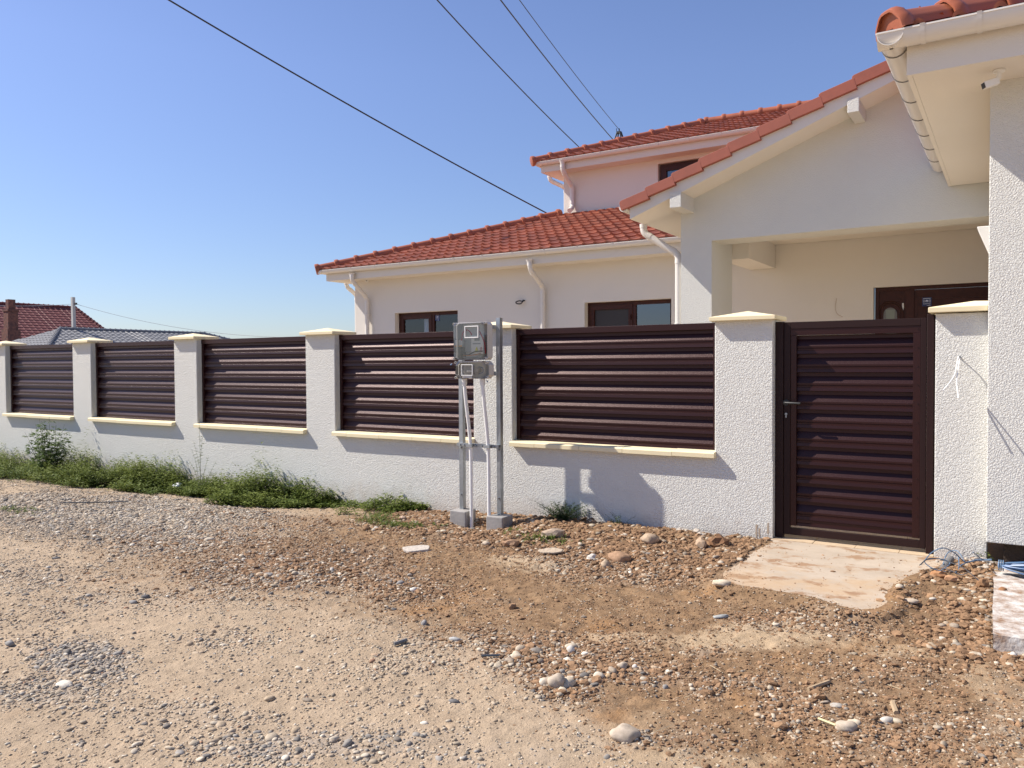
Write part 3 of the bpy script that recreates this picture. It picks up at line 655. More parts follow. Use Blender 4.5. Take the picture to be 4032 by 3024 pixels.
w2, g, g2 = window(W2, YFm, X_(2496, YFm), True); part('insect_screen', g, M['insect_screen'], w2); part('pane', g2, M['pane_mirror'], w2); room('interior', W2[0], W2[1], W2[2], W2[3], YFm+.08, w2)
m = MB(); a, b = X_(2482, YFm), X_(2487, YFm); z_ = Z_(2484, 1243, YFm); m.box(a, a+.02, YFm-.04, YFm-.012, z_-.06, z_+.02); part('window_handle', m, M['wood'], w2)
def sticker(px0, px1, py0, py1, Y, parent):
    p, q = at(px0, py0, Y), at(px1, py1, Y); x0, x1, z1, z0 = p[0], q[0], (p[2]), (q[2]); m = MB(); m.box(x0, x1, Y-.003, Y, z0, z1)
    st = part('sticker', m, M['navy'], parent); tag(st, 'blue security sticker printed with a white house and the word CIVITAS')
    cx, w_, h = (x0+x1)/2, x1-x0, z1-z0; yy = Y-.0045
    text_mesh('CIVITAS', 'lettering', h*.21, M['pale_ink'], st, (cx, yy, z0+h*.27))
    k = MB(); hz = z0+h*.60; s = h*.15
    k.add([(cx-s*.8,yy,hz-s*.8),(cx-s*.25,yy,hz-s*.8),(cx-s*.25,yy,hz-s*.2),(cx+s*.25,yy,hz-s*.2),(cx+s*.25,yy,hz-s*.8),(cx+s*.8,yy,hz-s*.8),(cx+s*.8,yy,hz+s*.1),(cx-s*.8,yy,hz+s*.1),(cx,yy,hz+s*.95),(cx-s*1.15,yy,hz+s*.1),(cx+s*1.15,yy,hz+s*.1)],
          [(0,1,2,7),(2,3,6,7),(3,4,5,6),(9,10,8)])
    for sx in (-1, 1):
        for j, rr in enumerate((.22, .30, .38)):
            pts = [(cx+sx*w_*rr*math.cos(g), hz+w_*rr*math.sin(g)) for g in np.linspace(-.6, .6, 6)]
            for (a1, b1), (a2, b2) in zip(pts[:-1], pts[1:]):
                k.add([(a1,yy,b1),(a1+sx*w_*.025,yy,b1),(a2+sx*w_*.025,yy,b2),(a2,yy,b2)], [(0,1,2,3)])
    k.box(x0+w_*.12, x1-w_*.12, yy, yy+.001, z1-h*.14, z1-h*.09); k.box(cx, x1-w_*.12, yy, yy+.001, z0+h*.06, z0+h*.10)
    part_each('emblem', k, M['pale_ink'], st)
sticker(1713.6, 1731.7, 1238.5, 1262.5, YFm+.026, w1)

# front door: arched-glass side panel and leaf
yd = YW+0.06
d = MB(); xj = X_(3445.5, yd); zt = DR[3]
frame(d, xj, 0.68, -1.3, zt, yd, yd+.07, .05); x_m0, x_m1 = X_(3566, yd), X_(3600, yd); d.box(x_m0, x_m1, yd-.004, yd+.07, -1.25, zt-.05)
door = part('front_door', d, M['wood'], H, bevel=0.004)
s = MB(); s.box(xj+.05, x_m0, yd+.02, yd+.05, -1.25, zt-.05)
pa0, pa1, pt = X_(3470, yd), X_(3550, yd), Z_(3500, 1178, yd); frame(s, pa0, pa1, -1.1, pt, yd+.008, yd+.02, .025)
ac = at(3505, 1232, yd); ro = .155
for rr, dy in ((ro, .004), (ro*.82, .0)):
    pts = [(ac[0]+rr*math.cos(g), yd+.012-dy, ac[2]+rr*math.sin(g)*1.0) for g in np.linspace(0, math.pi, 18)]; pts = [(pts[0][0], pts[0][1], -1.0)]+pts+[(pts[-1][0], pts[-1][1], -1.0)]; s.tube(pts, .009, 6)
side = part('side_panel', s, M['wood'], door)
gl = MB(); r_ = .085; arc = [(ac[0]+r_*math.cos(g), ac[2]-.02+r_*math.sin(g)*1.1) for g in np.linspace(0, math.pi, 14)]; gl.prism([(ac[0]-r_, -.7), (ac[0]+r_, -.7)]+arc, 1, yd+.008, yd+.018)
part('arched_glass', gl, M['pvc_grey'], side)
gl = MB(); gl.prism([(ac[0]-.058, ac[2]+.045), (ac[0], -.4), (ac[0]+.058, ac[2]+.045)], 1, yd+.004, yd+.0085); part('glass_inlay', gl, mat('inlay', (.22,.24,.19), .3), side)
s = MB(); s.box(x_m1, .63, yd+.012, yd+.05, -1.25, zt-.055); e0, e1 = X_(3634, yd), .5; frame(s, e0-.1, .6, -1.2, zt-.13, yd+.006, yd+.012, .03); frame(s, e0, e1, -1.1, Z_(3700, 1165, yd), yd+.002, yd+.012, .03)
leafd = part('door_leaf', s, M['wood'], door)
sticker(3631, 3668, 1172, 1205, yd+.001, leafd)
m = MB(); p = at(3555, 1193, yd); m.add([(p[0]-.012,yd+.016,p[2]),(p[0]+.008,yd+.016,p[2]),(p[0]+.012,yd+.016,p[2]-.06),(p[0]+.004,yd+.016,p[2]-.1),(p[0]-.010,yd+.016,p[2]-.098)], [(0,4,3,2,1)]); part('plaster_smear', m, M['plastic_white'], side)

# ---- porch
YP, YG = 9.75, 9.30
SL = 0.382; XE, ZE = -0.4405*YG, 0.1939*YG      # lower left corner of the barge board
AX = -0.55                                   # ridge of the gable
zr = lambda x: ZE+SL*(x-XE) if x < AX else ZE+SL*(AX-XE)-SL*(x-AX)
ox0, oz = -3.195, 1.514; pw0 = -3.595
m = MB()
top0, topR = zr(pw0)+.02, zr(AX)+.02; xr_ = -0.16
def gpoly(Y0, Y1):
    a = MB(); poly = [(pw0, -1.9), (ox0, -1.9), (ox0, oz), (xr_, oz), (xr_, zr(xr_)+.02), (AX, topR), (pw0, top0)]
    return poly
pts = gpoly(0, 0); n = len(pts)
fr_, bk_ = YP, 10.20
m.add([(p[0], fr_, p[1]) for p in pts], [(0, 1, 2, 6), (2, 3, 4, 5, 6)])
m.add([(ox0,fr_,oz),(xr_,fr_,oz),(xr_,bk_,oz),(ox0,bk_,oz)], [(0,3,2,1)]); m.add([(ox0,bk_,oz),(xr_,bk_,oz),(xr_,bk_,1.9),(ox0,bk_,1.9)], [(0,3,2,1)])
m.add([(ox0,fr_,-1.9),(ox0,10.6,-1.9),(ox0,10.6,1.9),(ox0,fr_,1.9)], [(0,1,2,3)]); m.add([(pw0,fr_,-1.9),(pw0,10.6,-1.9),(pw0,10.6,1.9),(pw0,fr_,1.9)], [(0,3,2,1)]); m.add([(pw0,10.6,-1.9),(ox0,10.6,-1.9),(ox0,10.6,1.9),(pw0,10.6,1.9)], [(0,3,2,1)])
part('porch_wall', m, M['porch_stucco'], H)
m = MB(); m.box(-3.34, -2.972, 10.61, 11.99, 1.372, 1.76); part('porch_beam', m, M['smooth_stucco'], H)
m = MB(); m.box(-3.59, 0.6, 10.21, 11.99, 1.712, 1.80); part('porch_ceiling', m, M['smooth_stucco'], H)
m = MB(); m.box(-3.59, -3.345, 10.605, 11.99, 1.62, 1.95); part('side_lintel', m, M['smooth_stucco'], H)
# roof slab with barge board face and sloping soffit
th = 0.150; zu = ZE
poly = [(XE, ZE), (AX, zr(AX)), (AX+2.6, zr(AX+2.6)), (AX+2.6, zr(AX+2.6)+th), (AX, zr(AX)+th), (XE, ZE+th)]
m = MB(); m.prism([poly[0], poly[1], poly[4], poly[5]], 1, YG, 13.6); m.prism([poly[1], poly[2], poly[3], poly[4]], 1, YG, 13.6)
part('barge_board', m, M['smooth_stucco'], H)
for (xa, xb) in ((X_(2637, 9.28, 818), X_(2681, 9.28, 815)), (X_(3336, 9.28, 430), X_(3382, 9.28, 430))):
    m = MB(); zb = Z_(3360, 441, 9.28) if xa > -3 else Z_(2650, 818, 9.28); m.box(xa, xb, 9.28, YP+.01, zb, zr(xb)+.01); part('rafter_end', m, M['stucco'], H, bevel=.004)

# ---- tiled slopes
def tile_slope(name, org, U, V, N, ul, vl, keep, m, parent, tw=.2, c=.33, amp=.019, butt=.036, nu=12, off=0.0):
    org, U, V, N = (np.array(q, float) for q in (org, U, V, N))
    us = np.arange(0, ul+1e-6, tw/nu); fr = np.modf((us+off)/tw+10)[0]
    wave = np.where(fr < .34, np.sin(np.pi*np.clip(fr/.34, 0, 1))**.8*amp, -0.005*np.sin(np.pi*(fr-.34)/.66)-.014*((fr > .92)))
    vs, hs, uvv = [], [], []
    nc = int(math.ceil(vl/c))
    for k in range(nc):
        v0 = k*c; v1 = min((k+1)*c, vl)
        vs += [v0, v0+.002, v0+.16*c, v1-.002]; hs += [0.0, butt, butt*.86, 0.0]; uvv += [v0+.02]*2+[v0+.05, v0+.9*c]
    vs, hs = np.array(vs), np.array(hs); uu, vv = np.meshgrid(us, vs); hh = np.repeat(hs[:, None], len(us), 1)+np.repeat(wave[None], len(vs), 0)
    # each course slides a touch
    P = org+uu[..., None]*U+vv[..., None]*V+hh[..., None]*N
    nx, ny = len(us), len(vs); cu = (uu[:-1, :-1]+uu[1:, 1:])/2; cv = (vv[:-1, :-1]+vv[1:, 1:])/2; kp = keep(cu, cv)
    i = np.arange(ny-1)[:, None]*nx+np.arange(nx-1)[None]; q = np.stack([i, i+1, i+nx+1, i+nx], -1)[kp]
    me = bpy.data.meshes.new(name); o = bpy.data.objects.new(name, me); S.collection.objects.link(o)
    l0 = LOC[parent.name]; o.parent = parent; LOC[o.name] = l0
    me.from_pydata((P.reshape(-1, 3)-np.array(l0)).tolist(), [], q.tolist()); me.update(); me.materials.append(m)
    uv = me.uv_layers.new(name='UVMap'); li = np.zeros(len(me.loops), np.int32); me.loops.foreach_get('vertex_index', li)
    UV = np.stack([(uu+off).ravel()+.001, np.repeat(np.array(uvv)[:, None], nx, 1).ravel()], 1)[li]; uv.data.foreach_set('uv', UV.astype(np.float32).ravel())
    me.polygons.foreach_set('use_smooth', np.ones(len(me.polygons), bool)); me.set_sharp_from_angle(angle=R(35))
    return o
def caps(name, p0, p1, m, parent, r=.085, seg=.40, n=12, endcap=True):
    p0, p1 = np.array(p0, float), np.array(p1, float); L = np.linalg.norm(p1-p0); t = (p1-p0)/L; mb = MB(); path, rr = [], []
    k = 0
    while k*seg < L-.05:
        a = k*seg; b = min(a+seg, L)
        for d, f in ((0, 1.10), (.006, 1.26), (.035, 1.30), (.075, 1.24), (.095, 1.02), (.11, 1.0), (seg-.004, .92)):
            if a+d <= b: path.append(p0+t*(a+d)+np.array([0,0,0.0])); rr.append(r*f)
        k += 1
    mb.tube(path, rr, n); return part(name, mb, m, parent, smooth=True)
def gutter(name, p0, p1, out, m, parent, r=.066, clips=.62, ends=True, seam=False):
    """half-round gutter hanging outwards of p0-p1 (p = inner rim)"""
    p0, p1, out = (np.array(q, float) for q in (p0, p1, out)); up = np.array([0, 0, 1.]); mb = MB()
    outer = [(r-r*math.cos(a), -r*math.sin(a)) for a in np.linspace(0, math.pi, 12)]; inner = [(r-(r-.004)*math.cos(a), -(r-.004)*math.sin(a)) for a in np.linspace(math.pi, 0, 12)]
    lip = [(2*r+.006, .002), (2*r+.006, .012), (2*r-.006, .012)]
    prof = outer+lip+inner; 
    mb.sweep(prof, p0, p1, out, up)
    g = part(name, mb, m, parent, smooth=True)
    t = (p1-p0)/np.linalg.norm(p1-p0); L = np.linalg.norm(p1-p0)
    if ends:
        e = MB()
        for p, s in ((p0, -1), (p1, 1)): e.sweep(outer, p+t*s*.001, p+t*s*.006, out, up)
        part_each('gutter_end', e, m, g, smooth=True)
    if clips:
        c = MB(); x = .25
        R2 = r+.005; o2 = [(r-R2*math.cos(a), -R2*math.sin(a)) for a in np.linspace(0, math.pi, 12)]; prof2 = o2+[(2*r+.012, .016), (2*r-.012, .016), (2*r-.012, .010)]+[(r-(r+.001)*math.cos(a), -(r+.001)*math.sin(a)) for a in np.linspace(math.pi, 0, 12)]
        while x < L-.1: c.sweep(prof2, p0+t*x, p0+t*(x+.028), out, up); x += clips
        part_each('gutter_clip', c, m, g, smooth=True)
        if seam:
            c = MB(); x = .25; R2 = r+.0065; o2 = [(r-R2*math.cos(a), -R2*math.sin(a)) for a in np.linspace(0, math.pi, 12)]; prof2 = o2+[(r-(r+.001)*math.cos(a), -(r+.001)*math.sin(a)) for a in np.linspace(math.pi, 0, 12)]
            while x < L-.1: c.sweep(prof2, p0+t*(x-.008), p0+t*(x-.001), out, up); x += clips
            part_each('gutter_seal', c, M['pvc_grey'], g, smooth=True)
    return g
def unit(v): v = np.array(v, float); return v/np.linalg.norm(v)
# wing roof
pt_ = .357; A0 = np.array((-11.85, 11.50, 1.885)); V = unit((0, 1, pt_)); N = unit((0, -pt_, 1)); hs_ = 1/math.sqrt(1+pt_**2)
YU = 15.19
o = tile_slope('tiled_roof', A0, (1, 0, 0), V, N, 9.9, (YU-11.5)/hs_+.0, lambda u, v: (u > v*hs_-.02), M['tile'], H, off=.05)
tile_slope('tiled_roof', (-11.85, 21.0, 1.885), (0, -1, 0), unit((1, 0, pt_)), unit((-pt_, 0, 1)), 9.5, 4.1, lambda u, v: (9.5-u > v*hs_-.02), M['tile'], H, nu=5)
m = MB(); m.add([(-11.85,11.5,1.86),(-2,11.5,1.86),(-2,15.2,1.86+pt_*3.7),(-8.15,15.2,1.86+pt_*3.7),(-8.15,21,1.86+pt_*3.7),(-11.85,21,1.86)], [(0,1,2,3),(0,3,4,5)]); part('roof_deck', m, M['soil_dark'], H)
caps('hip_tiles', A0+np.array((-.03,-.03,.02)), A0+np.array((3.72, 3.72, 3.72*pt_+.04)), M['hip_tile'], H)
m = MB(); m.box(-11.71, -3.62, 11.60, 11.62, 1.676, 1.84); m.box(-11.71, -11.69, 11.62, 21, 1.676, 1.84); part('fascia', m, M['smooth_stucco'], H)
m = MB(); m.box(-11.688, -3.62, 11.622, 12.0, 1.678, 1.70); m.box(-11.688, -11.31, 12.0, 21, 1.678, 1.70); part('soffit', m, M['smooth_stucco'], H)
gutter('gutter', (-11.82, 11.60, 1.875), (-3.62, 11.60, 1.875), (0, -1, 0), M['pvc'], H, .062)
gutter('gutter', (-11.71, 11.46, 1.875), (-11.71, 20.5, 1.875), (-1, 0, 0), M['pvc'], H, .062)
def pipe(name, pts, r=.042, straight_to=None, clips=(), funnel=True, parent=H):
    P = [np.array(p, float) for p in pts]; path = [P[0]]
    for i in range(1, len(P)-1):
        a, b, c = P[i-1], P[i], P[i+1]; d1, d2 = unit(a-b), unit(c-b); k = min(.07, np.linalg.norm(a-b)*.45, np.linalg.norm(c-b)*.45)
        for t in (0, .25, .5, .75, 1): q = (1-t)**2*(b+d1*k)+2*t*(1-t)*b+t*t*(b+d2*k); path.append(q)
    path.append(P[-1]); mb = MB(); rr = [r]*len(path)
    if funnel: path.insert(1, path[0]+(path[1]-path[0])*.45); rr = [r*1.5]+rr
    mb.tube(path, rr, 14); o = part(name, mb, M['pvc'], parent, smooth=True)
    c = MB()
    for i in range(1, len(P)-1): # sockets at the elbows
        for q, dirn in ((P[i], unit(P[i+1]-P[i])), (P[i], unit(P[i-1]-P[i]))): c.tube([q+dirn*.065, q+dirn*.115], r+.004, 14)
    for z in clips: q = P[-2].copy(); q[2] = z; c.tube([q+np.array((0,0,-.012)), q+np.array((0,0,.012))], r+.008, 14); c.box(q[0]-.012, q[0]+.012, q[1], q[1]+.07, z-.01, z+.01)
    part_each('pipe_socket', c, M['pvc'], o, smooth=True); return o
def pipe_px(t, b1, b2, Y1, Y2, zend, **k):
    a, b, c = at(*t, Y1), at(*b1, Y1), at(*b2, Y2); return pipe('downpipe', [a, b, c, (c[0], c[1], zend)], **k)
pipe_px((1386, 1076), (1386, 1104), (1445, 1174), 11.535, 11.93, -1.4, clips=(1.0, .35))
pipe_px((2084, 1022), (2088, 1062), (2137, 1130), 11.535, 11.93, -1.4, clips=(1.0, .35))
pipe_px((1364, 1119), (1368, 1131), (1404, 1162), 12.3, 12.6, -1.4, funnel=False)
# upper storey
YFu = 14.83
m = wall_xz(-8.222, -1.0, 1.5, 4.2, YU, [(X_(2590, YU, 650), X_(2590, YU, 650)+1.5, 2.9, Z_(2620, 641, YU))], .12); m.add([(-8.222,YU,1.5),(-8.222,20.5,1.5),(-8.222,20.5,4.2),(-8.222,YU,4.2)], [(0,3,2,1)]); part('upper_wall', m, M['smooth_stucco'], H)
uw = (X_(2590, YU, 650), X_(2590, YU, 650)+1.5, 2.9, Z_(2620, 641, YU)); m = MB(); yy = YU+.06; frame(m, uw[0]+.03, uw[1], uw[2], uw[3]-.02, yy, yy+.06, .07); ww = part('window', m, M['wood'], H)
m = MB(); frame(m, uw[0]+.085, uw[0]+.8, uw[2], uw[3]-.07, yy-.012, yy+.05, .075); part('sash', m, M['wood'], ww)
m = MB(); m.add([(uw[0]+.1,yy+.03,uw[2]),(uw[1]-.05,yy+.03,uw[2]),(uw[1]-.05,yy+.03,uw[3]-.08),(uw[0]+.1,yy+.03,uw[3]-.08)], [(0,1,2,3)]); part('pane', m, M['pane_mirror'], ww); room('interior', uw[0], uw[1], uw[2], uw[3], yy+.08, ww)
zf = 0.2742*YFu; pu = .372; UA = np.array((-8.70, 14.70, 4.275)); hu = 1/math.sqrt(1+pu**2); UR = 2.88
m = MB(); m.box(-8.58, -.7, YFu, YFu+.02, zf, 4.24); m.box(-8.58, -8.56, YFu+.02, 20.8, zf, 4.24); part('fascia', m, M['smooth_stucco'], H)
m = MB(); m.box(-8.559, -.7, YFu+.021, YU, zf+.002, zf+.03); m.box(-8.559, -8.222, YU, 20.8, zf+.002, zf+.03); part('soffit', m, M['smooth_stucco'], H)
tile_slope('tiled_roof', UA, (1, 0, 0), unit((0, 1, pu)), unit((0, -pu, 1)), 8.0, UR/hu, lambda u, v: (u > v*hu-.02), M['tile'], H, off=.02)
tile_slope('tiled_roof', (UA[0], UA[1]+2*UR, UA[2]), (0, -1, 0), unit((1, 0, pu)), unit((-pu, 0, 1)), 2*UR, UR/hu, lambda u, v: (u > v*hu-.02) & (2*UR-u > v*hu-.02), M['tile'], H, nu=6)
tile_slope('tiled_roof', (UA[0]+8, UA[1]+2*UR, UA[2]), (-1, 0, 0), unit((0, -1, pu)), unit((0, pu, 1)), 8.0, UR/hu, lambda u, v: (8-u > v*hu-.02), M['tile'], H, nu=4)
caps('hip_tiles', UA+np.array((-.03,-.03,.02)), UA+np.array((UR, UR, UR*pu+.05)), M['hip_tile'], H)
caps('ridge_tiles', UA+np.array((UR-.1, UR, UR*pu+.05)), UA+np.array((8, UR, UR*pu+.05)), M['hip_tile'], H)
caps('hip_tiles', UA+np.array((0, 2*UR, 0.02)), UA+np.array((UR, UR, UR*pu+.05)), M['hip_tile'], H)
gutter('gutter', (-8.64, YFu, 4.265), (-.7, YFu, 4.265), (0, -1, 0), M['pvc'], H, .062)
gutter('gutter', (-8.58, 14.70, 4.265), (-8.58, 20.5, 4.265), (-1, 0, 0), M['pvc'], H, .062)
a = at(2214, 632, YFu-.06); b = at(2216, 672, YFu-.06); c = at(2253, 737, YU-.06); e = at(2253, 816, YU-.06); f = at(2243, 829, YU-.3)
pipe('downpipe', [a, b, c, e, f], r=.05)
pipe('downpipe', [at(2163, 692, 16.2), at(2167, 711, 16.2), at(2228, 740, 16.6), (at(2228, 740, 16.6)[0], 16.6, 2.4)], r=.05, funnel=False)
# porch roof covering: side-lapping verge tiles along the barge, field tiles behind
sx_ = unit((1, 0, SL)); Lr = (AX-XE)/sx_[0]
tile_slope('tiled_roof', (XE-.06, 13.6, ZE+th+.01), (0, -1, 0), sx_, unit((-SL, 0, 1)), 13.6-YG-.06, Lr+.02, lambda u, v: v < 99, M['tile'], H, nu=6)
tile_slope('tiled_roof', (AX+2.6, YG+.06, zr(AX+2.6)+th+.01), (0, 1, 0), unit((-1, 0, SL)), unit((SL, 0, 1)), 13.6-YG-.06, 2.6/sx_[0]+.02, lambda u, v: v < 99, M['tile'], H, nu=4)
vt = MB(); stp = [2450,2546,2645,2748,2854,2963.5,3079.6,3202,3326,3457]
xs_ = [-.4505*YG+.365*k*.93 for k in range(11)]
for k, xa in enumerate(xs_):
    if xa > AX-.1: break
    L_ = .385; hgt = .120; tilt = SL-.10; d_ = unit((1, 0, tilt)); n_ = np.array((-d_[2], 0, d_[0]))
    b0 = np.array((xa, 0, ZE+.135+SL*(xa-XE)+.010)); r0 = .03
    prof = [b0, b0+d_*L_, b0+d_*L_+n_*hgt, b0+d_*r0+n_*hgt, b0+d_*r0*.3+n_*(hgt-r0*.3), b0+n_*(hgt-r0)]
    vt.prism([(p[0], p[2]) for p in prof], 1, YG-.060+.002*k, YG+.13)
part('verge_tiles', vt, M['verge_tile'], H, bevel=.004)
gutter('gutter', (XE-.02, YG-.02, ZE+.155), (XE-.02, 11.4, ZE+.155), (-1, 0, 0), M['pvc'], H, .058, clips=0)
a = at(2533, 884, 9.80); b = at(2535, 917, 9.80); c = at(2672, 1003, 9.86); pipe('downpipe', [a, b, c, (c[0], 9.86, -1.3)], r=.045, funnel=False, clips=(.5,))
caps('ridge_tiles', (AX, YG-.03, zr(AX)+th+.06), (AX, 13.4, zr(AX)+th+.06), M['hip_tile'], H)

# ---- street-side part of the house at the right edge
YR, YE = 6.28, 5.82; XW = -.149; XS = -.608; ZS = 1.864; ZFt = 2.07
m = MB(); m.box(XW, 6.0, YR, 9.74, -1.237, 2.06); part('street_wall', m, M['stucco'], H, bevel=.006)
m = MB(); m.box(XW+.10, 6.0, YR+.12, 9.74, -1.9, -1.238); part('foundation', m, M['soil_dark'], H)
m = MB(); m.prism([(XS, YE), (6, YE), (6, YE+.03), (XS+.03, YE+.03), (XS+.03, 9.74), (XS, 9.74)], 2, ZS, ZFt); part('fascia', m, M['smooth_stucco'], H)
m = MB(); m.prism([(XS+.031, YE+.031), (6, YE+.031), (6, YR-.001), (XW-.001, YR-.001), (XW-.001, 9.74), (XS+.031, 9.74)], 2, ZS+.002, ZS+.04); part('soffit', m, M['smooth_stucco'], H)
zg = 2.105; gr_ = .079
gutter('gutter', (XS-.16, YE-.002, zg), (6, YE-.002, zg), (0, -1, 0), M['pvc'], H, gr_, clips=.31, ends=False)
gutter('gutter', (XS-.002, YE-.16, zg), (XS-.002, 9.72, zg), (-1, 0, 0), M['pvc'], H, gr_, clips=.55, ends=False, seam=True)
m = MB(); m.tube([(XS-.072, YE-.072, zg-.05), (XS-.072, YE-.072, zg-.12), (XS-.072, YE-.02, zg-.15)], [.045, .045, .04], 14); 
pr_ = .36; RA = np.array((XS-.10, YE-.10, zg+.01)); hr = 1/math.sqrt(1+pr_**2)
tile_slope('tiled_roof', RA, (1, 0, 0), unit((0, 1, pr_)), unit((0, -pr_, 1)), 6.6, 4.2, lambda u, v: (u > v*hr-.02), M['tile'], H, tw=.22, off=.08, amp=.034, butt=.03, nu=16)
tile_slope('tiled_roof', (RA[0], 9.9, RA[2]), (0, -1, 0), unit((1, 0, pr_)), unit((-pr_, 0, 1)), 9.9-RA[1], 3.6, lambda u, v: (9.9-RA[1]-u > v*hr-.02), M['tile'], H, nu=6)
m = MB(); k_ = 4.0; m.add([RA+np.array((.02,.02,-.02)), (6,RA[1]+.02,RA[2]-.02), (6,RA[1]+k_,RA[2]+k_*pr_-.02), (RA[0]+k_,RA[1]+k_,RA[2]+k_*pr_-.02), (RA[0]+.02,9.75,RA[2]-.02), (RA[0]+k_,9.75,RA[2]+k_*pr_-.02)], [(0,1,2,3),(0,3,5,4)]); part('roof_deck', m, M['soil_dark'], H)
HPQ = [0, .15, .38, .44, .56, .62, .85, 1]; HPX = [1.02, .94, .50, .30, -.30, -.50, -.94, -1.02]; HPZ = [-.25, .28, .88, .97, .97, .88, .28, -.25]
def big_caps(p0, dirn, n_seg, seg=.42, r=.098):
    """moulded hip tiles: shell with a flared, shouldered collar at the lower end"""
    p0 = np.array(p0, float); t = unit(dirn); side = unit(np.cross(t, (0, 0, 1))); up = np.cross(side, t); mb = MB()
    def ring(c, f, th_=.014):
        out, inn = [], []
        for g in np.linspace(-.12, 1.12, 15):
            q_ = (g+.12)/1.24; ca = float(np.interp(q_, HPQ, HPX)); sa = float(np.interp(q_, HPQ, HPZ)); rx = r*f*1.08; rz = r*f*1.0
            out.append(c+side*rx*ca+up*rz*sa); inn.append(c+side*(rx-th_)*ca+up*(rz-th_)*sa)
        return out+inn[::-1]
    for k in range(n_seg):
        c = p0+t*seg*k; st = [(0, 1.16), (.015, 1.27), (.055, 1.30), (.085, 1.22), (.105, 1.06), (.13, 1.0), (seg*.6, .96), (seg+.05, .9)]
        rings = [ring(c+t*d, f) for d, f in st]; nn = len(rings[0]); vs = [q for rg in rings for q in rg]
        fs = [(i*nn+j, i*nn+(j+1)%nn, (i+1)*nn+(j+1)%nn, (i+1)*nn+j) for i in range(len(st)-1) for j in range(nn)]
        h = nn//2; fs += [(j, nn-1-j, nn-2-j, j+1) for j in range(h-1)]; mb.add(vs, fs)
        if k == 0: # closing plate
            q = ring(c+t*.03, 1.12)[:15]; mb.add(q, [tuple(range(15))[::-1]])
        mb.tube([c+t*.27+up*r*.96, c+t*.27+up*(r*.96+.012)], .006, 6)
    return part('hip_tiles', mb, M['hip_tile'], H, smooth=True)
big_caps(RA+np.array((.0, .0, .035)), (1, 1, pr_), 9)
# white box on the side wall beside the porch
m = MB(); zt_ = .1440*8.6; m.add([(-.30,8.55,zt_),(-.15,8.55,zt_),(-.15,8.8,zt_),(-.30,8.8,zt_),(-.20,8.58,.98),(-.15,8.58,.98),(-.15,8.77,.98),(-.20,8.77,.98)], [(0,1,2,3),(4,7,6,5),(0,4,5,1),(1,5,6,2),(2,6,7,3),(3,7,4,0)])
part('wall_hopper', m, M['plastic_white'], H, bevel=.006)

# concrete strip along the street wall
sl = MB(); xs = np.linspace(-.105, 2.5, 53); ys = np.linspace(4.70, 6.42, 40)
for i in range(52):
    for j in range(39):
        pass
gx, gy_ = np.meshgrid(xs, ys); gzz = -1.392+.006*fbm(gx*1.0, gy_*1.0, 6, 3, 71)
sl.add([(a, b, c) for a, b, c in zip((gx+np.where(gx < -.1, .012*fbm(gx, gy_, 9, 3, 72)+.028*(6.4-gy_)/1.8, 0)).ravel(), gy_.ravel(), gzz.ravel())], [(j*53+i, j*53+i+1, (j+1)*53+i+1, (j+1)*53+i) for j in range(39) for i in range(52)])
sl.add([(-.105+.028*(6.4-b)/1.8, b, -1.392) for b in ys]+[(-.105+.028*(6.4-b)/1.8, b, -1.62) for b in ys], [(j, j+40, j+41, j+1) for j in range(39)])
sl.add([(-.076, 4.70, -1.392), (2.5, 4.70, -1.392), (2.5, 4.70, -1.62), (-.076, 4.70, -1.62)], [(0, 3, 2, 1)])
o = sl.build('walkway', mat('limed_concrete', (.62,.60,.56), .9, spec=.15, var=(13, 1.0, (.27,.17,.11)), bumps=(('noise', 45, .8, .008),))); tag(o, kind='structure')

# ------------------------------------------------------------------ fittings on the house and pillar
def wire(name, pts, r, m, label, cat, n=6, k=8, group=None):
    mb = MB(); mb.tube(bez(pts, k), r, n); return tag(mb.build(name, m, smooth=True, loc=tuple(pts[0])), label, cat, group)
p = at(3778, 1408, YF); c = MB(); c.tube([(p[0], YF+.01, p[2]), (p[0], YF-.02, p[2]-.003)], .008, 8)
wr = empty('wire_outlet', (p[0], YF, p[2]), 'two white wires hanging out of a hole in the pillar right of the gate', 'wire')
m = MB(); m.tube(bez([(p[0]-.004, YF+.01, p[2]), (p[0]-.004, YF-.05, p[2]+.004), (p[0]-.012, YF-.085, p[2]-.05), (p[0]-.020, YF-.17, p[2]-.12), (p[0]-.055, YF-.23, p[2]-.185), (p[0]-.085, YF-.27, p[2]-.225)]), .0042, 8); part('wire', m, M['plastic_white'], wr, smooth=True)
m = MB(); m.tube(bez([(p[0]+.004, YF+.01, p[2]-.004), (p[0]+.004, YF-.05, p[2]-.006), (p[0]+.0, YF-.09, p[2]-.06), (p[0]-.006, YF-.19, p[2]-.16), (p[0]+.002, YF-.24, p[2]-.22), (p[0]+.010, YF-.28, p[2]-.275)]), .0042, 8); part('wire', m, M['plastic_white'], wr, smooth=True)
m = MB(); m.tube([(p[0], YF+.004, p[2]), (p[0], YF-.003, p[2])], .011, 10); part('conduit_mouth', m, M['plastic_black'], wr)
p = at(2051, 1190, YW-.02); ro = .055
wire('wire_loop', [(p[0]+.07, YW, p[2]+.03), (p[0]+.05, YW-.05, p[2]+.015), (p[0], YW-.07, p[2]+.022), (p[0]-.075, YW-.06, p[2]+.005), (p[0]-.06, YW-.06, p[2]-.022), (p[0]+.01, YW-.06, p[2]-.03), (p[0]+.05, YW-.05, p[2]+.0), (p[0]+.062, YW-.04, p[2]+.04)], .011, M['plastic_black'], 'black cable loop sticking out of the house wall left of the long window', 'cable')
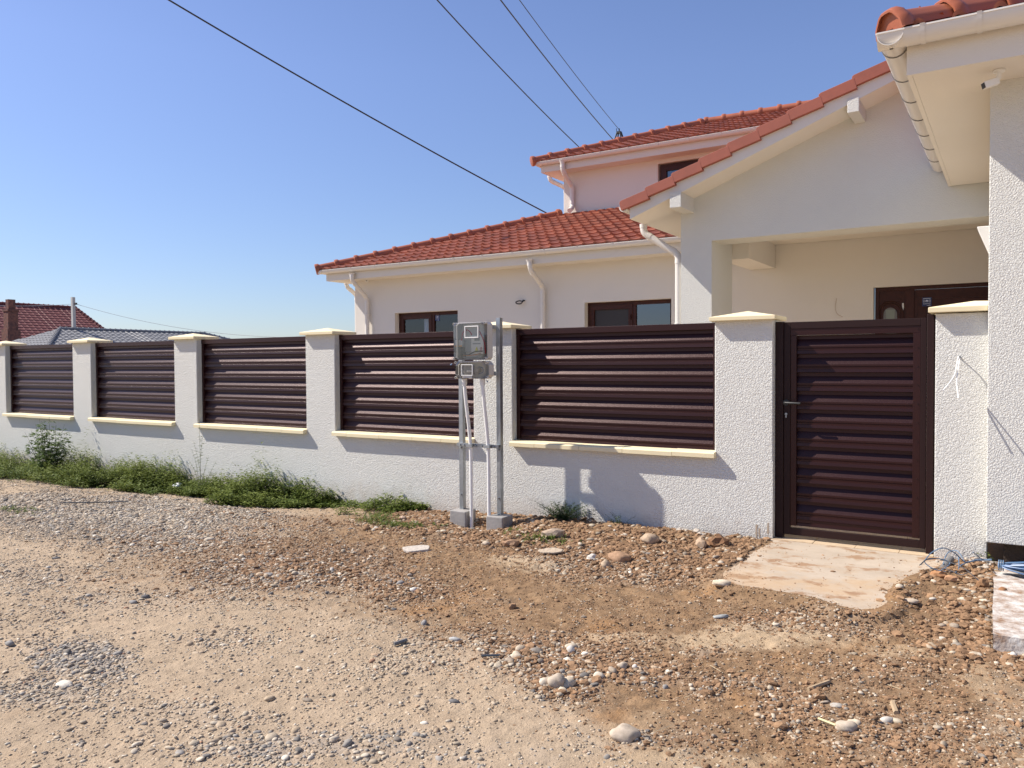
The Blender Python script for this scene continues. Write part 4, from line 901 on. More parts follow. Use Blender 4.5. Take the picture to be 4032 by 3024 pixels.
p0, p1, p2, p3 = at(3294, 1175, YW-.02), at(3289, 1210, YW-.05), at(3296, 1235, YW-.06), at(3318, 1248, YW-.06)
wire('wire_loop', [p0, p1, p2, p3], .005, mat('cream_wire', (.55,.45,.34), .6), 'thin cream wire curling out of the porch wall left of the front door', 'wire')
p = at(1446, 1103, YW); sn = empty('wall_sensor', (p[0], YW, p[2]), 'small round white sensor high on the house wall under the eave', 'sensor')
m = MB(); m.tube([(p[0], YW, p[2]), (p[0], YW-.02, p[2])], .045, 18); part('ring', m, M['plastic_white'], sn, smooth=True); m = MB(); m.tube([(p[0], YW-.02, p[2]), (p[0], YW-.024, p[2])], .022, 14); part('lens', m, M['plastic_black'], sn)
# security camera under the right eave
p = at(3935, 245, YE+.28); p = np.array((p[0], YE+.22, ZS)); cm = empty('security_camera', tuple(p), 'small white security camera hanging under the eave at the right edge', 'camera')
m = MB(); m.tube([p, p+np.array((0, 0, -.012))], .035, 16); m.tube([p+np.array((0,0,-.01)), p+np.array((0,0,-.055))], .014, 10); m.tube([p+np.array((0,0,-.05)), p+np.array((-.02,-.02,-.07))], .012, 10); part('bracket', m, M['plastic_white'], cm, smooth=True)
m = MB(); ax = unit((-.85, -.45, -.30)); s_ = unit(np.cross(ax, (0,0,1))); u_ = np.cross(s_, ax); c = p+np.array((-.045,-.03,-.085)); m.obox(c, ax, s_, u_, .046, .024, .022); bdy = part('camera_body', m, M['plastic_white'], cm, bevel=.006)
m = MB(); m.obox(c+ax*.0475, ax, s_, u_, .0015, .019, .017); part('lens_plate', m, M['plastic_black'], bdy)

# ------------------------------------------------------------------ electricity meter stand
ms = empty('meter_stand', (-4.2, 6.0, -1.45), 'galvanised stand with clear electricity meter boxes in front of the wall', 'meter stand')
PXL, PXR, PY = -4.36, -3.94, 6.02
def channel(x, top, bot):
    m = MB(); w_, d_, t_ = .042, .042, .003
    m.box(x-w_/2, x+w_/2, PY-t_, PY, bot, top); m.box(x-w_/2, x-w_/2+t_, PY+.0002, PY+d_, bot, top); m.box(x+w_/2-t_, x+w_/2, PY+.0002, PY+d_, bot, top); return m
for x, top in ((PXL, .30), (PXR, .412)):
    pp = part('post', channel(x, top, -1.42), M['galv'], ms)
    b = MB()
    for z in (-1.37, -1.22, -.78): b.tube([(x, PY-.003, z), (x, PY-.018, z)], .009, 6)
    part_each('bolt', b, M['galv'], pp)
m = MB(); m.box(PXR-.004, PXR+.008, PY-.0045, PY-.0032, .09, .155); part('slot', m, M['stucco'], pp)
for z in (.33, -.09):
    m = MB(); m.box(PXL-.02, PXR-.022, PY-.030, PY-.004, z-.018, z+.018); part('cross_rail', m, M['galv'], ms)
m = MB(); m.box(PXL-.025, PXR+.018, PY-.034, PY-.031, -.765, -.735); m.box(PXL-.025, PXR+.018, PY-.031, PY-.004, -.738, -.735); rail = part('pipe_rail', m, M['galv'], ms)
b = MB()
for x in (-4.345,-4.30,-4.24,-4.17,-4.10,-4.07,-3.97): b.tube([(x, PY-.034, -.752), (x, PY-.05, -.752)], .009, 6)
part_each('bolt', b, M['galv'], rail)
for (tx, bx) in ((-4.245, -4.235), (-4.045, -4.04)):
    m = MB(); m.tube(bez([(tx, PY-.10, -.14), (tx, PY-.10, -.17), (tx+.01, PY-.10, -.3), (bx+.02, PY-.055, -.74), (bx+.03, PY-.06, -1.2), (bx+.03, PY-.06, -1.52)], 5), .0165, 12); cd_ = part('conduit', m, M['plastic_white'], ms, smooth=True)
    m = MB(); m.tube([(tx, PY-.10, -.137), (tx, PY-.10, -.185)], .024, 14); m.tube([(tx, PY-.10, -.185), (tx, PY-.10, -.20)], .021, 14); part('gland', m, M['plastic_white'], cd_, smooth=True)
    m = MB(); m.box(bx-.01, bx+.05, PY-.078, PY-.034, -.765, -.737); part('pipe_clamp', m, M['galv'], cd_)
def block(name, x0, x1, y0, y1, z0, z1):
    m = MB(); m.box(x0, x1, y0, y1, z0, z1); return part(name, m, M['concrete'], ms, bevel=.008)
block('footing', -4.425, -4.245, 5.92, 6.09, -1.56, -1.360); block('footing', -4.01, -3.835, 5.91, 6.09, -1.60, -1.372)
def meter_box(x0, x1, z0, z1, yfront, yback, ch, name):
    def octo(s): return [(x0+s+ch, z0+s), (x1-s-ch, z0+s), (x1-s, z0+s+ch), (x1-s, z1-s-ch), (x1-s-ch, z1-s), (x0+s+ch, z1-s), (x0+s, z1-s-ch), (x0+s, z0+s+ch)]
    ym = yfront+.055
    b = MB(); o1, o2 = octo(0), octo(.006); n = 8
    # tray: outer and inner skin, back plate
    vs = [(p[0], ym, p[1]) for p in o1]+[(p[0], yback, p[1]) for p in o1]+[(p[0], ym, p[1]) for p in o2]+[(p[0], yback-.006, p[1]) for p in o2]
    fs = []
    for i in range(n):
        j = (i+1) % n; fs += [(i, i+n, j+n, j), (i+2*n, j+2*n, j+3*n, i+3*n), (i, j, j+2*n, i+2*n)]
    fs += [tuple(range(n, 2*n))[::-1], tuple(range(3*n, 4*n))]; b.add(vs, fs)
    for sx in (x0, x1):
        for sz in (z0+.012, z1-.012): b.tube([(sx, ym-.01, sz), (sx, yfront+.01, sz)], .011, 10)
    bx = part(name, b, M['plastic_grey'] if name == 'x' else M['tray'], ms, smooth=True)
    c = MB(); o3 = octo(.002); o4 = octo(.012); vs = [(p[0], ym-.001, p[1]) for p in o3]+[(p[0], yfront+.006, p[1]) for p in o3]+[(p[0], yfront, p[1]) for p in o4]
    fs = []
    for i in range(n):
        j = (i+1) % n; fs += [(i, j, j+n, i+n), (i+n, j+n, j+2*n, i+2*n)]
    fs += [tuple(range(2*n, 3*n))]; c.add(vs, fs); part('clear_cover', c, M['clear_cover'], bx)
    s = MB()
    for sx in (x0, x1):
        for sz in (z0+.012, z1-.012): s.tube([(sx, yfront+.012, sz), (sx, yfront+.006, sz)], .006, 8)
    part_each('screw', s, M['plastic_black'], bx); return bx
M['tray'] = mat('tray', (.62,.59,.54), .5)
YB0, YB1 = 5.85, 5.988
B1 = meter_box(-4.318, -3.978, .034, .374, YB0, YB1, .022, 'meter_box'); B2 = meter_box(-4.305, -3.966, -.136, .024, YB0+.004, YB1, .035, 'breaker_box')
def bq(px, py, Y=YB0-.002): return at(px, py, Y)
sc = .1688
def Zb(cx, cy, Y): return at(1750+cx*sc, 1240+cy*sc, Y)          # measured on the close-up of the box
a, b = Zb(480, 262, YB0), Zb(805, 535, YB0); m = MB(); frame(m, a[0], b[0], b[2], a[2], YB0-.012, YB0+.001, .009); part('window_frame', m, M['plastic_white'], B1, bevel=.002)
def inner(name, c0, c1, Y, dep, mt, par): a, b = Zb(*c0, Y), Zb(*c1, Y); m = MB(); m.box(a[0], b[0], Y, Y+dep, b[2], a[2]); return part(name, m, mt, par)
YI = 5.93
inner('meter', (625, 480), (905, 900), YI-.03, .07, M['plastic_white'], B1); inner('meter_display', (700, 525), (815, 600), YI-.034, .003, M['plastic_grey'], B1); inner('meter_slot', (655, 660), (835, 680), YI-.034, .003, M['plastic_grey'], B1)
inner('breaker', (320, 585), (415, 745), YI, .06, M['plastic_white'], B1); inner('breaker_toggles', (275, 712), (400, 742), YI-.006, .02, M['orange'], B1); inner('mounting_plate', (480, 560), (625, 870), YI+.03, .03, M['plastic_grey'], B1)
inner('terminal_block', (330, 760), (470, 980), YI+.03, .03, M['pvc_grey'], B1)
a = Zb(748, 790, YI-.036); t_ = .016; m = MB(); m.prism([(a[0]-t_, a[2]-t_*.8), (a[0]+t_, a[2]-t_*.8), (a[0], a[2]+t_*1.2)], 1, YI-.0365, YI-.034); m.box(a[0]-t_*1.1, a[0]+t_*1.1, YI-.0365, YI-.034, a[2]-t_*1.7, a[2]-t_*.95); part('warning_label', m, M['yellow'], B1)
m = MB(); a = Zb(852, 785, YI-.036); m.tube([(a[0]+.011*math.cos(g), YI-.036, a[2]+.011*math.sin(g)) for g in np.linspace(0, 6.3, 14)], .0016, 5); m.tube([(a[0]-.008, YI-.036, a[2]-.008), (a[0]+.008, YI-.036, a[2]+.008)], .0016, 5); m.box(a[0]-.014, a[0]+.014, YI-.037, YI-.034, a[2]-.031, a[2]-.016); part('prohibition_label', m, M['red'], B1)
for nm, mt, pts in (('red_cable', M['red'], [(820,380),(900,560),(940,700),(960,900)]), ('red_cable', M['red'], [(400,600),(430,420),(520,350),(600,400),(640,470)]), ('copper_cable', M['copper'], [(440,935),(560,945),(700,930),(840,895)]), ('dark_cable', M['plastic_black'], [(400,930),(560,930),(700,860),(890,850)]), ('bare_cable', M['galv'], [(450,985),(600,1000),(750,985),(830,960)])):
    m = MB(); m.tube(bez([Zb(*q, YI-.05+.004*i) for i, q in enumerate(pts)], 5), .005, 6); part(nm, m, mt, B1, smooth=True)
a, b = Zb(400, 1155, YB0), Zb(668, 1420, YB0); m = MB(); frame(m, a[0], b[0], b[2], a[2], YB0-.010, YB0+.005, .007); part('window_frame', m, M['plastic_white'], B2, bevel=.002)
inner('breaker', (440, 1195), (630, 1385), YI-.02, .05, M['plastic_grey'], B2); inner('breaker_toggles', (515, 1290), (625, 1335), YI-.03, .012, M['plastic_white'], B2); inner('relay', (695, 1230), (790, 1345), YI, .05, M['plastic_grey'], B2)
inner('name_strip', (420, 1432), (645, 1462), YB0-.001, .002, M['plastic_white'], B2)
m = MB(); m.tube(bez([Zb(790, 1380, YI), Zb(900, 1330, YI), Zb(880, 1230, YI), Zb(800, 1210, YI)], 5), .004, 6); part('cable', m, M['wire_blue'], B2)
a = Zb(985, 1535, YB0+.05); m = MB(); m.tube([a, a+np.array((.02, -.01, -.01))], .005, 6); part('blue_seal', m, M['wire_blue'], B2); a = Zb(180, 1140, YB0); m = MB(); m.tube([a, a+np.array((-.015, -.005, -.012))], .006, 6); part('blue_seal', m, M['wire_blue'], B2)

# ------------------------------------------------------------------ overhead wires and the far pole frame
def overhead(p_end, p_start, sag, label, r=.010, ext=1.0):
    a, b = np.array(p_end), np.array(p_start); b2 = a+(b-a)*ext; L = np.linalg.norm(b2-a)
    pts = [a+(b2-a)*t+np.array((0, 0, -4*sag*t*(1-t))) for t in np.linspace(0, 1, 40)]
    m = MB(); m.tube(pts, r, 6); tag(m.build('overhead_wire', M['plastic_black'], smooth=True, loc=tuple(a)), label, 'cable', 'overhead wires crossing the sky')
FP = at(2436, 560, 34)
overhead(at(2158, 842, 15.3), at(690, 0, 8.5), .10, 'thick black overhead wire ending at the lower roof, the leftmost in the sky', .014, 1.25)
overhead(at(2284, 583, 30), at(1728, 0, 19), .12, 'black overhead wire vanishing behind the upper roof, second from the left', .020, 1.15)
overhead(at(2416, 552, 33), at(1977, 0, 19), .12, 'black overhead wire meeting the foot of the far pole frame, third from the left', .020, 1.15)
overhead(at(2436, 508, 34), at(2050, 0, 20), .10, 'thinnest dark overhead wire fixed to the top of the far pole frame', .013, 1.15)
fp = empty('lattice_pole', (FP[0], 34, -1.5), 'far black lattice pole whose tapered head shows above the upper roof', 'pole')
tp = at(2438, 508, 34); m = MB()
for sx in (-1, 1):
    for sy in (-1, 1): m.tube([(tp[0]+.07*sx, 34+.07*sy, tp[2]-.15), (tp[0]+.20*sx*1.15, 34+.2*sy, tp[2]-.75), (tp[0]+.24*sx, 34+.24*sy, tp[2]-1.1), (tp[0]+.5*sx, 34+.5*sy, -1.5)], .035, 6)
for h, w_ in ((-.60, .19), (-.72, .22)): m.box(tp[0]-w_, tp[0]+w_, 33.97, 34.03, tp[2]+h-.02, tp[2]+h+.02)
part('lattice', m, M['plastic_black'], fp); m = MB(); m.box(tp[0]-.10, tp[0]+.10, 33.9, 34.1, tp[2]-.2, tp[2]-.12); m.tube([(tp[0], 34, tp[2]-.12), (tp[0], 34, tp[2]+.02)], .03, 8); m.tube([(tp[0]-.14, 34, tp[2]+.05), (tp[0]-.12, 34, tp[2]-.1)], .015, 6); part('insulator', m, M['plastic_black'], fp)
# street pole far left with its thin wires
yp = 31.0; a = at(288, 1170, yp); b = at(293, 1335, yp); pl = empty('utility_pole', (b[0], yp, -1.6), 'slim grey concrete utility pole rising in front of the grey roof', 'pole')
m = MB(); m.obox(((a[0]+b[0])/2, yp, (a[2]-1.6)/2), (1,0,0), (0,1,0), unit((a[0]-b[0], 0, a[2]-b[2])), .11, .10, (a[2]+1.6)/2+.0); part('mast', m, M['old_pole'], pl)
h = at(296, 1196, yp-.2); m = MB(); m.box(h[0]-.16, h[0]+.12, yp-.2, yp-.12, h[2]-.07, h[2]+.07); part('wire_clamp', m, M['plastic_black'], pl)
def thin(pa, pb, ya, yb, sag, label):
    a, b = at(*pa, ya), at(*pb, yb); m = MB(); m.tube([a+(b-a)*t+np.array((0,0,-4*sag*t*(1-t))) for t in np.linspace(0, 1, 24)], .014, 5); tag(m.build('street_wire', M['galv'], loc=tuple(a)), label, 'cable')
thin((296, 1196), (1110, 1328), yp, 38, .5, 'thin pale wire running right from the grey pole to behind the house'); thin((288, 1197), (-200, 1192), yp, 30, .2, 'thin pale wire running left from the grey pole above the maroon roof')

# ------------------------------------------------------------------ far houses on the left
def hip_house(name, label, x0, x1, y0, y1, ze, zr_, hipl, hipr, mt, wallm, tw, c, amp, parent_extra=None):
    """ridge along Y, slopes to +X and -X, hips at both ends"""
    h = empty(name, ((x0+x1)/2, (y0+y1)/2, -1.6), label, 'house')
    m = MB(); m.box(x0+.5, x1-.5, y0+.5, y1-.5, -1.7, ze+.02); part('wall', m, wallm, h)
    hw = (x1-x0)/2; ris = zr_-ze; k = ris/hw; hk = 1/math.sqrt(1+k*k)
    L = y1-y0
    tile_slope('tiled_roof', (x1, y0, ze), (0, 1, 0), unit((-1, 0, k)), unit((k, 0, 1)), L, hw/hk, lambda u, v: (u*1.0 > v*hk*hipl/hw) & (L-u > v*hk*hipr/hw), mt, h, tw=tw, c=c, amp=amp, butt=amp, nu=6)
    kl = ris/hipl; hl = 1/math.sqrt(1+kl*kl)
    tile_slope('tiled_roof', (x0, y0, ze), (1, 0, 0), unit((0, 1, kl)), unit((0, -kl, 1)), x1-x0, hipl/hl, lambda u, v: (u > v*hl*hw/hipl) & (x1-x0-u > v*hl*hw/hipl), mt, h, tw=tw, c=c, amp=amp, butt=amp, nu=6)
    m = MB(); xm = (x0+x1)/2; zi = -.03
    m.add([(x0,y0,ze+zi),(x1,y0,ze+zi),(x1,y1,ze+zi),(x0,y1,ze+zi),(xm,y0+hipl,zr_+zi),(xm,y1-hipr,zr_+zi)], [(0,1,4),(2,3,5),(3,0,4,5),(1,2,5,4)]); part('roof_deck', m, mt, h)
    for p, q in (((x1,y0,ze),(xm,y0+hipl,zr_)), ((xm,y0+hipl,zr_),(xm,y1-hipr,zr_)), ((xm,y1-hipr,zr_),(x1,y1,ze))):
        caps('ridge_tiles', np.array(p)+np.array((0,0,.05)), np.array(q)+np.array((0,0,.05)), mt, h, r=.11, seg=.4, n=8)
    return h, xm
WALLM = mat('far_wall', (.6,.55,.48), .9)
GRx = at(271, 1294, 30); GR2 = at(735, 1318, 41.6)
hip_house('grey_roof_house', 'low house with a hipped grey tiled roof just beyond the boundary wall', GRx[0]-6.5, GRx[0]+4.2, 26.2, 45.5, .85, GRx[2]+.0, 3.8, 3.9, M['grey_tile'], WALLM, .42, .42, .038)
h2, xm = hip_house('maroon_roof_house', 'tall house with a maroon tiled roof behind the grey-roofed one', -76.5, -61.5, 18, 40.0, .4, 5.05, .5, 1.6, M['maroon_tile'], WALLM, .45, .42, .034)
cp = at(40, 1265, 30); m = MB(); m.box(cp[0]-.45, cp[0]+.45, 29.6, 30.5, -1, cp[2]-.9+.3); m.box(cp[0]-.34, cp[0]+.34, 29.7, 30.4, cp[2]-.6, cp[2]+.75); m.box(cp[0]-.40, cp[0]+.40, 29.65, 30.45, cp[2]+.72, cp[2]+.86); m.box(cp[0]-.2, cp[0]+.2, 29.8, 30.3, cp[2]+.86, cp[2]+1.6)
tag(m.build('chimney', M['chimney_brick'], loc=(cp[0], 30, -1)), 'sooty brick chimney stack standing before the maroon roof', 'chimney')

# ------------------------------------------------------------------ weeds
def leaf_mat(name, c1, c2):
    m = bpy.data.materials.new(name); m.use_nodes = True; t = m.node_tree; b = t.nodes['Principled BSDF']
    b.inputs['Roughness'].default_value = .55; b.inputs['Specular IOR Level'].default_value = .3; b.inputs['Transmission Weight'].default_value = 0
    a = t.nodes.new('ShaderNodeVertexColor'); a.layer_name = 'tone'; sp = t.nodes.new('ShaderNodeSeparateColor'); t.links.new(a.outputs['Color'], sp.inputs[0])
    r = t.nodes.new('ShaderNodeValToRGB'); r.color_ramp.elements[0].color = (*c1, 1); r.color_ramp.elements[1].color = (*c2, 1); t.links.new(sp.outputs[0], r.inputs['Fac']); t.links.new(r.outputs['Color'], b.inputs['Base Color'])
    tr = t.nodes.new('ShaderNodeBsdfTranslucent'); t.links.new(r.outputs['Color'], tr.inputs[0]); mx = t.nodes.new('ShaderNodeMixShader'); mx.inputs[0].default_value = .25
    t.links.new(b.outputs[0], mx.inputs[1]); t.links.new(tr.outputs[0], mx.inputs[2]); t.links.new(mx.outputs[0], t.nodes['Material Output'].inputs[0]); return m
M['weed'] = leaf_mat('weed', (.055,.095,.015), (.20,.24,.05)); M['weed_dark'] = leaf_mat('weed_dark', (.03,.065,.02), (.10,.15,.05)); M['weed_mid'] = leaf_mat('weed_mid', (.07,.12,.035), (.20,.27,.09)); M['weed_pale'] = leaf_mat('weed_pale', (.12,.17,.06), (.26,.30,.13))
M['stem'] = mat('stem', (.13,.14,.06), .7)
class Leaves:
    def __init__(s): s.v = []; s.c = []
    def leaf(s, p, d, up, L, W, tone):
        """a folded lance-shaped leaf of two quads"""
        d = unit(d); n = unit(np.cross(d, up)); u = np.cross(n, d)
        s.v += [p, p+d*L*.45+n*W*.5+u*L*.05, p+d*L-u*L*.12, p+d*L*.45-n*W*.5+u*L*.05]; s.c += [tone]*4
    def build(s, name, m, parent=None, loc=None):
        V = np.array(s.v, np.float32); n = len(V)//4; me = bpy.data.meshes.new(name); o = bpy.data.objects.new(name, me); S.collection.objects.link(o)
        org = np.zeros(3)
        if parent is not None: org = np.array(LOC[parent.name]); o.parent = parent
        elif loc is not None: org = np.array(loc); o.location = loc
        LOC[o.name] = Vector(org)
        i = np.arange(n)*4; F = np.stack([i, i+1, i+2, i, i+2, i+3], 1).reshape(-1, 3)
        me.vertices.add(len(V)); me.vertices.foreach_set('co', (V-org.astype(np.float32)).ravel()); me.loops.add(F.size); me.loops.foreach_set('vertex_index', F.astype(np.int32).ravel())
        me.polygons.add(len(F)); me.polygons.foreach_set('loop_start', np.arange(0, F.size, 3, dtype=np.int32)); me.polygons.foreach_set('loop_total', np.full(len(F), 3, np.int32)); me.update(calc_edges=True)
        a = me.color_attributes.new('tone', 'FLOAT_COLOR', 'POINT'); c = np.array(s.c)[:, None]; a.data.foreach_set('color', np.concatenate([c, c, c, np.ones_like(c)], 1).astype(np.float32).ravel()); me.materials.append(m); return o
def rnd(): return np.array((random.gauss(0, 1), random.gauss(0, 1), random.gauss(0, 1)))
# creeping cover: front edge measured, back edge = wall
EX = [-14.5,-12.5,-10.8,-9.3,-8.1,-7.4,-6.8,-6.35,-6.0,-5.7,-5.45,-5.25,-5.05]; EY = [4.75,4.9,5.15,5.48,5.58,5.6,5.7,6.02,5.92,5.78,5.86,6.05,6.4]
HX = [-14.5,-12,-11,-10,-9,-8.2,-7.6,-7.2,-6.8,-6.4,-6.2,-5.9,-5.6,-5.3,-5]; HH = [.30,.27,.30,.34,.23,.22,.28,.33,.26,.17,.06,.20,.24,.13,.05]
lv = Leaves(); ns = 0
for _ in range(17000):
    x = random.uniform(-14.4, -5.05); y0 = np.interp(x, EX, EY)+.34*float(_F31[_ij(x, 2)[1]]); y0 = min(y0, 6.25); y = random.uniform(y0, 6.36)
    k = min(max((y-y0)/(6.4-y0), 0), 1); dn = float(_F33[_ij(x, y)])
    if random.random() > .46+2.8*dn+.5*k-(.35 if k < .3 else 0): continue
    hmax = np.interp(x, HX, HH)*(.22+.78*k**.9)*(1+1.8*dn)*(1+1.8*float(_F35[_ij(x, y)])); hgt = max(.03, hmax*random.uniform(.4, 1.1)*(1.5 if random.random() < .05 else 1)); z0 = gzq(x, y)
    lean = np.array((random.gauss(0, .30), random.gauss(-.12, .30), 1.0)); lean = unit(lean); tone = np.clip(.45+.9*float(_F35[_ij(x, y)])+random.gauss(0, .14), 0, 1)
    nl = int(5+hgt*44)
    for j in range(nl):
        f = (j+random.random())/nl; p = np.array((x, y, z0))+lean*hgt*f; a = random.uniform(0, 6.28); d = np.array((math.cos(a), math.sin(a), random.uniform(-.2, .7)))
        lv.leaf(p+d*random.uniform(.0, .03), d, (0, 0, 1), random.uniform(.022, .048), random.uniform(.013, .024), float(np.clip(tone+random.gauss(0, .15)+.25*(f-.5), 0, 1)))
    ns += 1
tag(lv.build('ground_weeds', M['weed']), kind='stuff'); print('weed stems', ns)
def small_patch(px, py, z, rx, ry, n, h, nm, m):
    c = on_ground(px, py, z); l = Leaves()
    for _ in range(n):
        x, y = c[0]+random.gauss(0, rx), c[1]+random.gauss(0, ry); y = min(y, 6.37); z0 = gzq(x, y); hg = h*random.uniform(.3, 1)
        for j in range(7):
            a = random.uniform(0, 6.28); d = np.array((math.cos(a), math.sin(a), random.uniform(.1, 1.2))); l.leaf(np.array((x, y, z0+hg*j/7)), d, (0,0,1), random.uniform(.014,.03), random.uniform(.006,.012), random.random())
    return l.build(nm, m)
LV = Leaves()
for (px, py, rx, ry, n, h) in ((2150, 2135, .12, .05, 90, .05), (2010, 2105, .04, .03, 25, .05), (1620, 2070, .10, .06, 60, .05), (1560, 2065, .15, .06, 110, .05), (1480, 2040, .10, .08, 110, .08), (1720, 2060, .03, .03, 14, .04), (1500, 2012, .07, .04, 40, .05), (70, 2000, .2, .08, 60, .03), (3880, 2240, .03, .05, 22, .08)):
    c = on_ground(px, py, -1.45)
    for _ in range(n):
        x, y = c[0]+random.gauss(0, rx), min(c[1]+random.gauss(0, ry), 6.37); z0 = gzq(x, y); hg = h*random.uniform(.3, 1)
        for j in range(7):
            a = random.uniform(0, 6.28); d = np.array((math.cos(a), math.sin(a), random.uniform(.1, 1.2))); LV.leaf(np.array((x, y, z0+hg*j/7)), d, (0,0,1), random.uniform(.014,.03), random.uniform(.006,.012), random.random())
tag(LV.build('grass_tufts', M['weed']), kind='stuff')
def plant(name, label, base, stems, m, leafL, leafW, nper, droop=.3, radial=False, fingers=1):
    """upright weed: explicit stems (list of point lists), leaves spread along each"""
    e = empty(name, tuple(base), label, 'plant'); st = MB(); l = Leaves()
    for pts, r in stems:
        P = bez([np.array(base)+np.array(q) for q in pts], 5); st.tube(P, [r*(1-.7*i/(len(P)-1)) for i in range(len(P))], 5)
        n = nper if isinstance(nper, int) else nper(len(P))
        for j in range(n):
            f = .12+.88*(j+random.random())/n; p = P[min(int(f*(len(P)-1)), len(P)-1)]; a = random.uniform(0, 6.28)
            for k in range(fingers):
                b = a+(k-(fingers-1)/2)*.42; d = np.array((math.cos(b), math.sin(b), random.uniform(-droop, .5))); l.leaf(p+(np.array((math.cos(a), math.sin(a), 0))*leafL*.5 if fingers > 1 else 0), d, (0, 0, 1), leafL*random.uniform(.6, 1.15)*(1-.35*f), leafW*random.uniform(.7, 1.1), random.random())
    part('stems', st, M['stem'], e); l.build('leaves', m, parent=e); return e
def fan(n, h, sp, seed, r=.0025):
    rr = random.Random(seed); out = []
    for i in range(n):
        a = rr.uniform(0, 6.28); s_ = sp*rr.uniform(.2, 1); hh = h*rr.uniform(.5, 1)*(1-.25*s_/sp); out.append(([(0, 0, 0), (math.cos(a)*s_*.45, math.sin(a)*s_*.3, hh*.55), (math.cos(a)*s_, math.sin(a)*s_*.45, hh)], r))
    return out
b_ = at(190, 1850, 5.95); b_[2] = gzq(b_[0], b_[1])
plant('tall_weed', 'tall bushy weed with fingered leaves growing under the leftmost louvre panel', b_, fan(26, .98, .50, 3, .004), M['weed_mid'], .085, .020, 22, .5, fingers=5)
b_ = at(788, 1900, 6.05); b_[2] = gzq(b_[0], b_[1])
plant('seeding_weed', 'thin pale weed with bare seeding stalks standing before the third pillar from the left', b_, [([(0,0,0),(.01,0,.4),(.0,0,.93)], .004), ([(0,0,0),(-.06,0,.35),(-.15,0,.56)], .003), ([(0,0,0),(.09,0,.32),(.17,0,.50)], .003), ([(0,0,.3),(-.05,0,.5),(-.12,0,.66)], .002), ([(0,0,.4),(.04,0,.6),(.06,0,.74)], .002), ([(0,0,0),(-.1,.02,.25),(-.24,.02,.42)], .003), ([(0,0,0),(.14,.02,.25),(.28,.02,.44)], .003)], M['weed_pale'], .042, .012, 34, .2)
b_ = at(2215, 2060, 6.27); b_[2] = -1.43
plant('leafy_bush', 'low dark leafy bush at the foot of the wall right of the meter stand', b_, fan(70, .24, .36, 5, .0015), M['weed_dark'], .034, .013, 26, .3)
b_ = at(2440, 2072, 6.3); b_[2] = -1.43
plant('sprig', 'sparse sprig of leaves in the wall shadow right of the dark bush', b_, fan(14, .16, .20, 6, .0015), M['weed_dark'], .030, .011, 10, .3)
b_ = on_ground(3888, 2245, -1.45)
plant('seedling', 'small green seedling in the gap beside the concrete strip at the right', b_, fan(4, .13, .05, 8), M['weed'], .04, .012, 6, .2)

# ------------------------------------------------------------------ single stones, litter
def stone(name, px, py, r, col, label, flat=.6, jag=.035, base=ICO3, ax=(1, 1), z=None, cat='stone', sink=.36, smooth=True):
    r = r*.66
    p = on_ground(px, py, -1.465); z0 = gzq(p[0], p[1]); p = on_ground(px, py, z0)
    v, f = base; rr = random.Random(int(px*7+py)); q = v.copy()
    n3 = .12*np.sin(q[:, 0]*3+rr.random()*6)*np.cos(q[:, 1]*2.6+rr.random()*6)+.08*np.sin(q[:, 2]*5+rr.random()*6+q[:, 0]*4)
    q = q*(1+n3[:, None]+np.random.default_rng(int(px)).normal(0, jag, (len(q), 1))); q = q*np.array((r*ax[0], r*ax[1], r*flat)); a = YAW+rr.uniform(-.5, .5); c, s = math.cos(a), math.sin(a)
    q = np.stack([q[:, 0]*c-q[:, 1]*s, q[:, 0]*s+q[:, 1]*c, q[:, 2]+r*flat*(1-2*sink)], 1)
    me = bpy.data.meshes.new(name); me.from_pydata(q.tolist(), [], f.tolist()); me.update(); me.polygons.foreach_set('use_smooth', [smooth]*len(me.polygons))
    t = me.color_attributes.new('tone', 'FLOAT_COLOR', 'POINT'); t.data.foreach_set('color', np.repeat(np.array([[*col, 1]]), len(q), 0).astype(np.float32).ravel()); me.materials.append(M['stone'])
    o = bpy.data.objects.new(name, me); S.collection.objects.link(o); o.location = p; return tag(o, label, cat)
CREAM, BEIGE, GREY, CLAY, WHITE, DARK = (.64,.55,.42), (.50,.42,.33), (.30,.29,.28), (.38,.24,.15), (.68,.64,.58), (.17,.165,.165)
CLAY2 = (.30,.185,.115)
